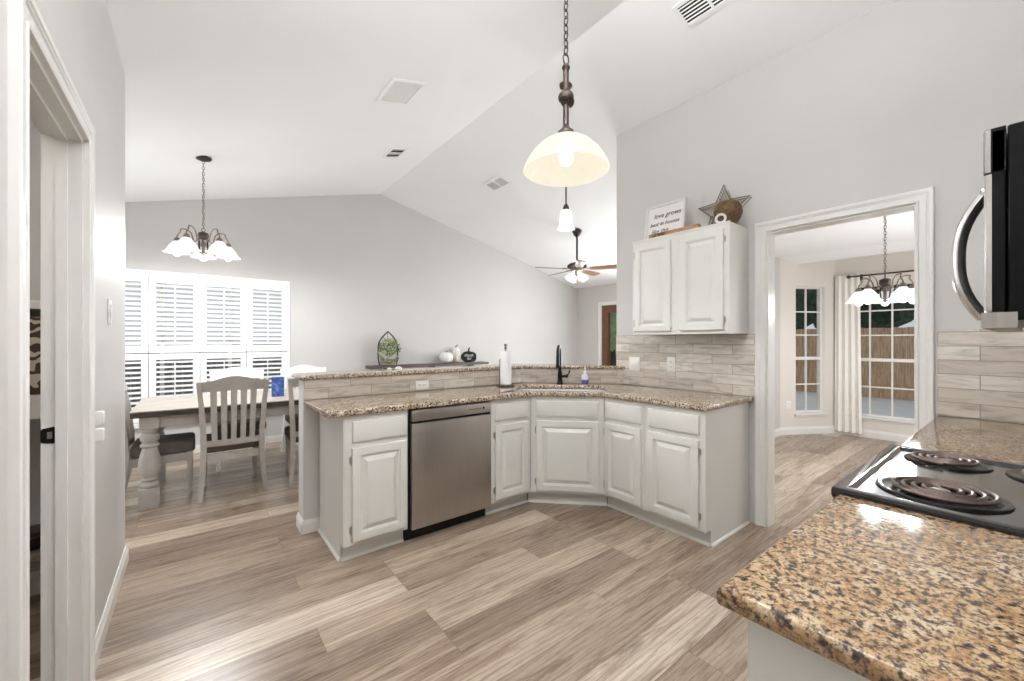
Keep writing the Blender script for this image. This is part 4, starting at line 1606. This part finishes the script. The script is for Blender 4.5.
for k in range(4):
    a = radians(20 + 90 * k) - YAW
    rot = Matrix.Rotation(a, 4, 'Z') @ Matrix.Translation((0.075, 0, -0.055)) @ Matrix.Rotation(radians(-40), 4, 'Y')
    outer = [(0.018, 0.0), (0.034, -0.015), (0.048, -0.05), (0.056, -0.09), (0.066, -0.115)]
    s = MB().lathe(outer + [(r - 0.003, z) for r, z in reversed(outer)], (0, 0, 0), 24, None, False).build('lamp_shade', M['shade_white'], t, True, rot)
    MB().sphere((0, 0, -0.07), 0.026).build('bulb', M['bulb'], s, True, rot)
p = MB()
p.tube([(0.02, 0.0, -0.085), (0.02, 0, -0.27)], 0.0016, 5)
p.sphere((0.02, 0, -0.275), 0.008, seg=8, rings=6)
p.tube([(-0.03, 0.0, -0.085), (-0.03, 0, -0.20)], 0.0016, 5)
p.sphere((-0.03, 0, -0.205), 0.008, seg=8, rings=6)
p.build('pull_chain', M['pewter'], t)
for k in range(4):
    a = radians(20 + 90 * k) - YAW
    light('fan_light', 'POINT', (FXC + 0.12 * cos(a), FYC + 0.12 * sin(a), 2.335), 17, 0.03, WARM)

# unseen kitchen fixture above the camera, added to carry the fill lamps
t = thing('ceiling_light', 'flush rectangular kitchen ceiling light', 'ceiling light', (0.5, 0.5, 2.60))
MB().box(-0.64, 0.64, -0.24, -0.22, 0.0, 0.06).box(-0.64, 0.64, 0.22, 0.24, 0.0, 0.06).box(-0.64, -0.62, -0.22, 0.22, 0.0, 0.06).box(0.62, 0.64, -0.22, 0.22, 0.0, 0.06).build('frame', M['trim'], t, False)
MB().box(-0.02, 0.02, -0.02, 0.02, 0.02, zc(0.5) - 2.60 + 0.01).build('stem', M['trim'], t, False)
MB().box(-0.62, 0.62, -0.22, 0.22, 0.012, 0.02).build('diffuser', M['shade_white'], t, False)

# ------------------------------------------------------------------ ceiling vents


def ceil_frame(x, y):
    """matrix: local -z out of the ceiling, local x along the slope (world +x), local y along world y"""
    s = SLL if x < XR else -SLR
    return Matrix.Translation((x, y, zc(x))) @ Matrix.Rotation(-math.atan(s), 4, 'Y')


def vent(name, label, x, y, w, l, kind):
    t = thing(name, label, 'vent', (x, y, zc(x)), 0, 'ceiling vents')
    s = SLL if x < XR else -SLR
    t.rotation_euler = (0, -math.atan(s), 0)
    hw, hl = w / 2, l / 2
    fr = 0.026
    m = MB()
    m.box(-hw, hw, -hl, -hl + fr, -0.010, 0, 0.002, 1)
    m.box(-hw, hw, hl - fr, hl, -0.010, 0, 0.002, 1)
    m.box(-hw, -hw + fr, -hl + fr, hl - fr, -0.0098, 0)
    m.box(hw - fr, hw, -hl + fr, hl - fr, -0.0098, 0)
    if kind != 'return':
        m.box(-hw + fr, hw - fr, -0.008, 0.008, -0.0096, 0)
    m.build('frame', M['ceil'], t, False)
    if kind == 'return':
        MB().box(-hw + fr + 0.004, hw - fr - 0.004, -hl + fr + 0.004, hl - fr - 0.004, -0.006, -0.002).build('grille', M['vent_grey'], t, False)
        return t
    MB().box(-hw + fr, hw - fr, -hl + fr, hl - fr, -0.0015, -0.0005).build('duct_opening', M['black_matte'], t, False)
    m = MB()
    if kind == 'long':          # slats run along y
        n = 6
        for k in range(n):
            xx = -hw + fr + (k + 0.5) * (w - 2 * fr) / n
            m.box(-0.0045, 0.0045, -hl + fr, hl - fr, -0.0008, 0.0008, 0, 1, Matrix.Translation((xx + 0.004, 0, -0.006)) @ Matrix.Rotation(radians(30), 4, 'Y'))
    else:
        n = int((l - 2 * fr) / (0.022 if kind == 'slats' else 0.062))
        for k in range(n):
            yy = -hl + fr + (k + 0.5) * (l - 2 * fr) / n
            wd = 0.0100 if kind == 'slats' else 0.004
            m.box(-hw + fr, hw - fr, -wd, wd, -0.0008, 0.0008, 0, 1, Matrix.Translation((0, yy, -0.006)) @ Matrix.Rotation(radians(14 if kind == 'slats' else 70), 4, 'X'))
    m.build('slats', M['ceil'], t, False)
    return t


M['vent_grey'] = plain('vent_grille_grey', (228, 226, 223), 0.7, vary=0.02, scale=40)
vent('ceiling_vent', 'square flat return vent cover on the ceiling left of the pendant', 1.343, 3.21, 0.29, 0.385, 'return')
vent('ceiling_vent', 'small dark two-slot ceiling vent near the ridge, below the square one', 1.832, 4.545, 0.205, 0.30, 'dark')
vent('ceiling_vent', 'small white slatted ceiling vent left of the large pendant', 3.15, 4.345, 0.20, 0.39, 'slats')
vent('ceiling_vent', 'white vent with black slots at top edge above the wall cabinet', 2.62, 1.29, 0.205, 0.40, 'long')

# ------------------------------------------------------------------ dining corner
TZ = 0.80
t = thing('dining_table', 'long farmhouse dining table with chunky turned legs by the window', 'table', (0.70, 4.86, 0))
TL, TD = 1.10, 0.51
top = MB()
top.box(-TL, TL, -TD, TD, TZ - 0.012, TZ, 0.003, 1)
top.build('table_top', M['tabletop'], t, False)
MB().box(-TL + 0.004, TL - 0.004, -TD + 0.004, TD - 0.004, TZ - 0.052, TZ - 0.0125, 0.003, 1).build('edge_band', M['tableedge'], t, False)
ap = MB()
ap.box(-TL + 0.10, TL - 0.10, -TD + 0.065, -TD + 0.09, TZ - 0.15, TZ - 0.053)
ap.box(-TL + 0.10, TL - 0.10, TD - 0.09, TD - 0.065, TZ - 0.15, TZ - 0.053)
ap.box(-TL + 0.075, -TL + 0.10, -TD + 0.10, TD - 0.10, TZ - 0.15, TZ - 0.053)
ap.box(TL - 0.10, TL - 0.075, -TD + 0.10, TD - 0.10, TZ - 0.15, TZ - 0.053)
ap.build('apron', M['taupe'], t, False)
for sx_ in (-1, 1):
    for sy_ in (-1, 1):
        cx, cy = sx_ * (TL - 0.115), sy_ * (TD - 0.10)
        l = MB()
        l.box(cx - 0.066, cx + 0.066, cy - 0.066, cy + 0.066, 0.0, 0.17, 0.006, 2)
        l.box(cx - 0.062, cx + 0.062, cy - 0.062, cy + 0.062, TZ - 0.155, TZ - 0.0535, 0.004, 1)
        l.lathe([(0.05, 0.168), (0.062, 0.176), (0.066, 0.190), (0.060, 0.205), (0.050, 0.212), (0.050, 0.222), (0.060, 0.232), (0.055, 0.245), (0.052, 0.252), (0.066, 0.29), (0.074, 0.33), (0.073, 0.37), (0.062, 0.43), (0.050, 0.475), (0.048, 0.49), (0.058, 0.498), (0.062, 0.51), (0.057, 0.522), (0.048, 0.528), (0.048, 0.538), (0.060, 0.552), (0.064, 0.575), (0.060, 0.595), (0.048, 0.605), (0.054, 0.62), (0.062, 0.632), (0.058, 0.647)], (cx, cy, 0), 28)
        l.build('leg', M['taupe'], t)


def make_chair(label, mat, loc, rz):
    """faces local +y"""
    t = thing('dining_chair', label, 'chair', loc, rz, 'slat-back dining chairs')
    for s in (-1, 1):
        MB().bar([(s * 0.238, -0.265, 0), (s * 0.222, -0.225, 0.20), (s * 0.212, -0.205, 0.40), (s * 0.214, -0.21, 0.55), (s * 0.228, -0.235, 0.80), (s * 0.248, -0.275, 1.015)],
                 [0.034, 0.038, 0.042, 0.042, 0.038, 0.032], [0.030, 0.038, 0.044, 0.040, 0.034, 0.028]).build('back_leg', mat, t, False)
        l = MB()
        l.box(s * 0.20 - 0.022, s * 0.20 + 0.022, 0.185, 0.229, 0.31, 0.40, 0.002, 1)
        l.lathe([(0.014, 0.0), (0.017, 0.012), (0.022, 0.03), (0.017, 0.045), (0.014, 0.055), (0.018, 0.10), (0.023, 0.18), (0.024, 0.24), (0.018, 0.275), (0.023, 0.285), (0.018, 0.296), (0.022, 0.312)], (s * 0.20, 0.207, 0), 16)
        l.build('front_leg', mat, t)
    # crest rail: arched in the middle, dipping before the ends; bowed back
    prof_t = [(-0.235, 1.012), (-0.20, 1.014), (-0.15, 1.022), (-0.09, 1.042), (-0.03, 1.056), (0.03, 1.056), (0.09, 1.042), (0.15, 1.022), (0.20, 1.014), (0.235, 1.012)]
    m = MB()
    lo, rings = 0.925, []
    for x, z in prof_t:
        bow = -0.268 - 0.018 * (1 - (x / 0.235) ** 2)
        zb_ = lo + 0.006 * (1 - (x / 0.235) ** 2)
        rings.append([(x, bow + 0.018, zb_), (x, bow - 0.012, z), (x, bow + 0.010, z), (x, bow + 0.040, zb_)])
    m.loops(rings, True, True)
    m.build('crest_rail', mat, t, True, None, 50)
    m = MB()
    m.bar([(-0.212, -0.205, 0.475), (0, -0.225, 0.475), (0.212, -0.205, 0.475)], 0.05, 0.022, (0, 0, 1))
    m.build('lower_rail', mat, t, False)
    for k in range(5):
        x = (k - 2) * 0.073
        MB().bar([(x * 0.93, -0.220, 0.49), (x * 0.97, -0.238, 0.70), (x, -0.255, 0.935)], [0.040, 0.043, 0.048], 0.012).build('slat', mat, t, False)
    m = MB()
    m.box(-0.19, 0.19, -0.208, -0.186, 0.315, 0.383)
    m.box(-0.178, 0.178, 0.20, 0.222, 0.315, 0.383)
    for s in (-1, 1):
        m.box(s * 0.205 - 0.011, s * 0.205 + 0.011, -0.186, 0.185, 0.315, 0.383)
    m.build('seat_frame', mat, t, False)
    c = MB()
    c.box(-0.232, 0.232, -0.180, 0.245, 0.385, 0.487, 0.032, 4)
    c = c.build('seat_cushion', M['cushion'], t)
    return t


ch = make_chair('taupe slat-back chair with its back to the camera, tucked at the table centre', M['taupe'], (0.277, 4.565, 0), 0)
copy_thing(ch, (0.955, 4.50, 0), radians(-2), 'taupe slat-back chair half hidden behind the peninsula end')
copy_thing(ch, (-0.235, 4.775, 0), radians(-90), 'taupe slat-back chair at the left end of the dining table, beside the wall')
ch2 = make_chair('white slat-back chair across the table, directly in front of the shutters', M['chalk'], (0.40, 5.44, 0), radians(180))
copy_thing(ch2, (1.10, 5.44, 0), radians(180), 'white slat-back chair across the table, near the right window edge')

t = thing('blue_box', 'blue swirl-patterned upright box on the dining table', 'box', (0.70, 4.86, TZ + 0.0005), radians(-10))
bx_, by_ = at_u(278, y=4.72)
t.location = (bx_, by_, TZ + 0.0005)
MB().box(-0.055, 0.055, -0.035, 0.035, 0, 0.175, 0.003, 1).build('box_body', M['blue'], t, False)
MB().box(-0.057, 0.057, -0.037, 0.037, 0.1755, 0.195, 0.003, 1).build('lid', M['blue'], t, False)

# ------------------------------------------------------------------ shelf and ornaments against the long wall
sz = 0.985
t = thing('wall_shelf', 'long dark wooden shelf on the grey wall behind the bar', 'shelf', (3.12, YG - 0.004, sz))
MB().box(-1.06, 1.06, -0.24, 0.0, -0.04, 0.0, 0.003, 1).build('shelf_board', M['shelfwood'], t, False)
for x in (-0.75, 0.0, 0.75):
    b = MB()
    b.prism([(0, 0), (-0.20, 0), (-0.02, -0.18), (0, -0.18)], lambda p, d: (x + d, p[0], -0.0405 + p[1]), -0.015, 0.015)
    b.build('bracket', M['shelfwood'], t, False)
# arched window frame with greenery
sy_ = YG - 0.13
gx = at_u(388, y=sy_)[0]
t = thing('arched_planter', 'small arched window frame planter filled with green foliage', 'planter', (gx, sy_, sz + 0.001), radians(-12))
AW, AH = 0.145, 0.52
left = [(-AW * 0.86, 0.0), (-AW, 0.10), (-AW, 0.30)]
arc_l = [(-AW * (1 - f_ ** 1.55), 0.30 + (AH - 0.30) * (f_ ** 0.92)) for f_ in (0.17, 0.34, 0.5, 0.67, 0.84, 1.0)]
P2 = left + arc_l
P2r = [(-x, z) for x, z in reversed(P2[:-1])]
m = MB()
m.tube([(x, 0.0, z) for x, z in P2 + P2r], 0.011, 6)
m.tube([(-AW * 0.86, 0, 0.012), (AW * 0.86, 0, 0.012)], 0.009, 6)
m.tube([(0, 0.012, 0.01), (0, 0.012, AH - 0.01)], 0.005, 6)
m.tube([(-AW, 0.012, 0.30), (AW, 0.012, 0.30)], 0.005, 6)
m.tube([(-AW * 0.5, 0.012, 0.43), (0, 0.012, 0.36), (AW * 0.5, 0.012, 0.43)], 0.004, 6)
m.build('arched_frame', M['frame_dark'], t)
m = MB()
m.box(-AW * 0.82, AW * 0.82, -0.055, -0.004, 0.002, 0.10, 0.004, 1)
m.build('planter_box', M['pot'], t, False)
for nm, mat, n in (('leaves', M['leaf'], 420), ('pale_leaves', M['leaf_pale'], 190)):
    m = MB()
    for k in range(n):
        a = random.uniform(0, 2 * pi)
        rr = math.sqrt(random.random())
        c = Vector((rr * cos(a) * 0.165 + 0.012, -0.045 + random.uniform(-0.055, 0.035), 0.245 + rr * sin(a) * 0.165 - (0.05 if rr > 0.7 and sin(a) < -0.3 else 0)))
        d1 = Vector((random.uniform(-1, 1), random.uniform(-1, 0.4), random.uniform(-0.6, 1))).normalized()
        d2 = d1.orthogonal().normalized()
        s = random.uniform(0.014, 0.026)
        vs = [m.bm.verts.new(c + d1 * (s * u) + d2 * (s * 0.45 * v) + d1.cross(d2) * (0.2 * s * w)) for u, v, w in ((-1, 0, 0), (0, 1, 0.3), (1, 0, 0), (0, -1, 0.3))]
        m.bm.faces.new(vs)
    m.build(nm, mat, t, False)


def pumpkin(m, r, h, ribs=9, depth=0.10, sc=1.0):
    n, k_ = 36, 12
    loops = []
    for i in range(k_ + 1):
        ph = pi * i / k_
        z = h / 2 - h / 2 * cos(ph) * (0.92 + 0.08 * sin(ph))
        rr = r * (sin(ph) ** 0.75 if sin(ph) > 1e-6 else 0) + 0.004
        loops.append([(rr * (1 - depth * abs(cos(ribs * pi * j / n)) ** 3) * cos(2 * pi * j / n), rr * (1 - depth * abs(cos(ribs * pi * j / n)) ** 3) * sin(2 * pi * j / n), z) for j in range(n)])
    return m.loops(loops, True, True)


def curl(h, h2):
    return [(0, 0, h), (0.004, 0, h + h2 * 0.5), (0.016, 0.0, h + h2)]


px_ = at_u(447.6, y=sy_ - 0.03)[0]
t = thing('pumpkin_ornament', 'small plain white pumpkin on the dark shelf, leftmost of three', 'pumpkin', (px_ - 0.02, sy_ - 0.02, sz + 0.001), 0, 'pumpkin ornaments')
pumpkin(MB(), 0.115, 0.19).build('pumpkin', M['pump_w'], t, True, None, 60)
MB().tube(curl(0.175, 0.03), [0.014, 0.010, 0.009], 8).build('stem', M['stem'], t)
px_ = at_u(456.0, y=sy_ + 0.04)[0]
t = thing('pumpkin_ornament', 'taller pale pumpkin standing between the white and black ones', 'pumpkin', (px_, sy_ + 0.04, sz + 0.001), 0, 'pumpkin ornaments')
pumpkin(MB(), 0.075, 0.27, 8).build('pumpkin', M['pump_p'], t, True, None, 60)
MB().tube([(0, 0, 0.26), (0.0, 0, 0.285), (0.022, 0, 0.305), (0.04, 0, 0.300)], [0.015, 0.012, 0.009, 0.008], 8).build('stem', M['stem'], t)
px_ = at_u(467.0, y=sy_ - 0.07)[0]
t = thing('pumpkin_ornament', 'black pumpkin sign with white writing, rightmost on the shelf', 'pumpkin', (px_ + 0.03, sy_ - 0.08, sz + 0.001), radians(-30), 'pumpkin ornaments')
oo = []
for k in range(40):
    a = 2 * pi * k / 40
    r_ = 1 - 0.05 * abs(cos(2.5 * a + 0.0)) ** 4
    oo.append((0.138 * r_ * math.copysign(abs(cos(a)) ** 0.85, cos(a)), 0.098 + 0.098 * r_ * math.copysign(abs(sin(a)) ** 0.85, sin(a))))
me = shape_mesh(oo, [], 0.03, 0.004, 2)
me.transform(Matrix.Translation((0, 0.015, 0)) @ Matrix.Rotation(radians(90), 4, 'X'))
link('pumpkin', me, M['chalkboard'], t)
MB().tube([(0, 0, 0.19), (0.0, 0, 0.225), (0.012, 0, 0.26)], [0.018, 0.013, 0.011], 8).build('stem', M['chalkboard'], t)
bm_ = bmesh.new()
for body, z in (('thank', 0.105), ('ful', 0.050)):
    me = text_mesh(body, 0.070, 0.0008, 0.3)
    me.transform(Matrix.Translation((0, -0.0162, z)) @ Matrix.Rotation(radians(90), 4, 'X'))
    bm_.from_mesh(me)
me = bpy.data.meshes.new('lettering')
bm_.to_mesh(me)
link('lettering', me, M['white_ink'], t, False)

# two small white lumps on the bar top
for u, r_, lb in ((389.5, 0.020, 'smaller white rounded shell on the bar top, left of its pair'), (398.5, 0.030, 'larger white rounded shell on the bar top, right of its pair')):
    yy = 3.40
    xx = at_u(u, y=yy)[0]
    o = MB()
    o.lathe([(0.0, 0), (r_, 0), (r_ * 1.02, r_ * 0.15), (r_ * 0.8, r_ * 0.5), (r_ * 0.4, r_ * 0.75), (0, r_ * 0.8)], seg=18)
    o = o.build('shell_ornament', M['pump_w'])
    o.location = (xx, yy, 1.1165)
    tag(o, lb, 'ornament', 'white shells on the bar')

# ------------------------------------------------------------------ nook curtain and rod
t = thing('curtain_rod', 'dark metal curtain rod over the breakfast nook window', 'curtain rod', (7.378, 0.95, 2.275))
p = MB()
p.tube([(0, 0.66, 0), (0, -0.75, 0)], 0.011, 10)
p.build('rod', M['bronze'], t)
for y in (0.675, -0.765):
    MB().sphere((0, y, 0), 0.024, seg=12, rings=8).build('finial', M['bronze'], t)
for y in (0.55, -0.65):
    p = MB()
    p.tube([(0, y, 0), (0.105, y, -0.01)], 0.007, 8)
    p.box(0.098, 0.106, y - 0.015, y + 0.015, -0.05, 0.03)
    p.build('bracket', M['bronze'], t)
m = MB()
n = 60
front, back = [], []
for k in range(n + 1):
    f_ = k / n
    front.append(f_)
zs = [0.045, 0.4, 1.0, 1.6, 2.1, 2.31]
grid = []
for iz, z in enumerate(zs):
    row = []
    g_ = 1.0 - 0.12 * (z / 2.31)
    for f_ in front:
        y = 1.80 - (0.315 * g_) * f_ - 0.012 * (z / 2.3)
        x = 7.425 + 0.026 * sin(f_ * 2 * pi * 4.0 + 0.4) * (1.0 - 0.25 * z / 2.3)
        row.append((x, y, z))
    grid.append(row)
vs = [[m.bm.verts.new(p) for p in row] for row in grid]
vb = [[m.bm.verts.new((p[0] + 0.006, p[1], p[2])) for p in row] for row in grid]
for i in range(len(zs) - 1):
    for k in range(n):
        m.bm.faces.new((vs[i][k], vs[i][k + 1], vs[i + 1][k + 1], vs[i + 1][k]))
        m.bm.faces.new((vb[i][k + 1], vb[i][k], vb[i + 1][k], vb[i + 1][k + 1]))
    for k in (0, n):
        m.bm.faces.new((vs[i][k], vs[i + 1][k], vb[i + 1][k], vb[i][k]))
for i in (0, len(zs) - 1):
    for k in range(n):
        m.bm.faces.new((vs[i][k], vs[i][k + 1], vb[i][k + 1], vb[i][k]))
o = m.build('curtain', M['curtain'])
tag(recentre(o), 'off-white long curtain panel beside the nook window', 'curtain')

# ------------------------------------------------------------------ pantry
t = thing('pantry_shelf', 'white upper shelf in the pantry, above the patterned box', 'shelf', (-1.05, 3.15, 1.515), 0, 'pantry shelves')
MB().box(-0.58, 0.58, -0.17, 0.149, 0, 0.042, 0.002, 1).build('shelf_board', M['trim'], t, False)
t = thing('pantry_shelf', 'thick white pantry shelf with patterned box on it', 'shelf', (-1.05, 3.12, 0.985), 0, 'pantry shelves')
MB().box(-0.58, 0.58, -0.17, 0.179, 0.085, 0.115, 0.002, 1).box(-0.58, 0.58, -0.169, -0.145, 0.0, 0.0845).build('shelf_board', M['trim'], t, False)
t = thing('pantry_shelf', 'low brown-edged shelf near the pantry floor', 'shelf', (-1.05, 3.15, 0.27), 0, 'pantry shelves')
MB().box(-0.58, 0.58, -0.12, 0.149, 0, 0.035, 0.002, 1).build('shelf_board', M['pot'], t, False)
t = thing('storage_box', 'brown scroll-patterned fabric box on the pantry shelf', 'box', (-0.72, 3.10, 1.1015))
MB().box(-0.19, 0.19, -0.135, 0.15, 0, 0.375, 0.004, 1).build('box_body', M['ikat'], t, False)
o = MB().lathe([(0.0, 0.0), (0.06, 0.0), (0.10, 0.035), (0.115, 0.075), (0.108, 0.075), (0.09, 0.04), (0.0, 0.012)], seg=28).build('wooden_bowl', M['bowl'])
o.location = (-0.66, 3.16, 0.306)
tag(o, 'dark brown bowl on the low pantry shelf', 'bowl')
light('pantry_light', 'POINT', (-1.0, 2.1, 2.3), 9, 0.08, (1, 0.97, 0.93))
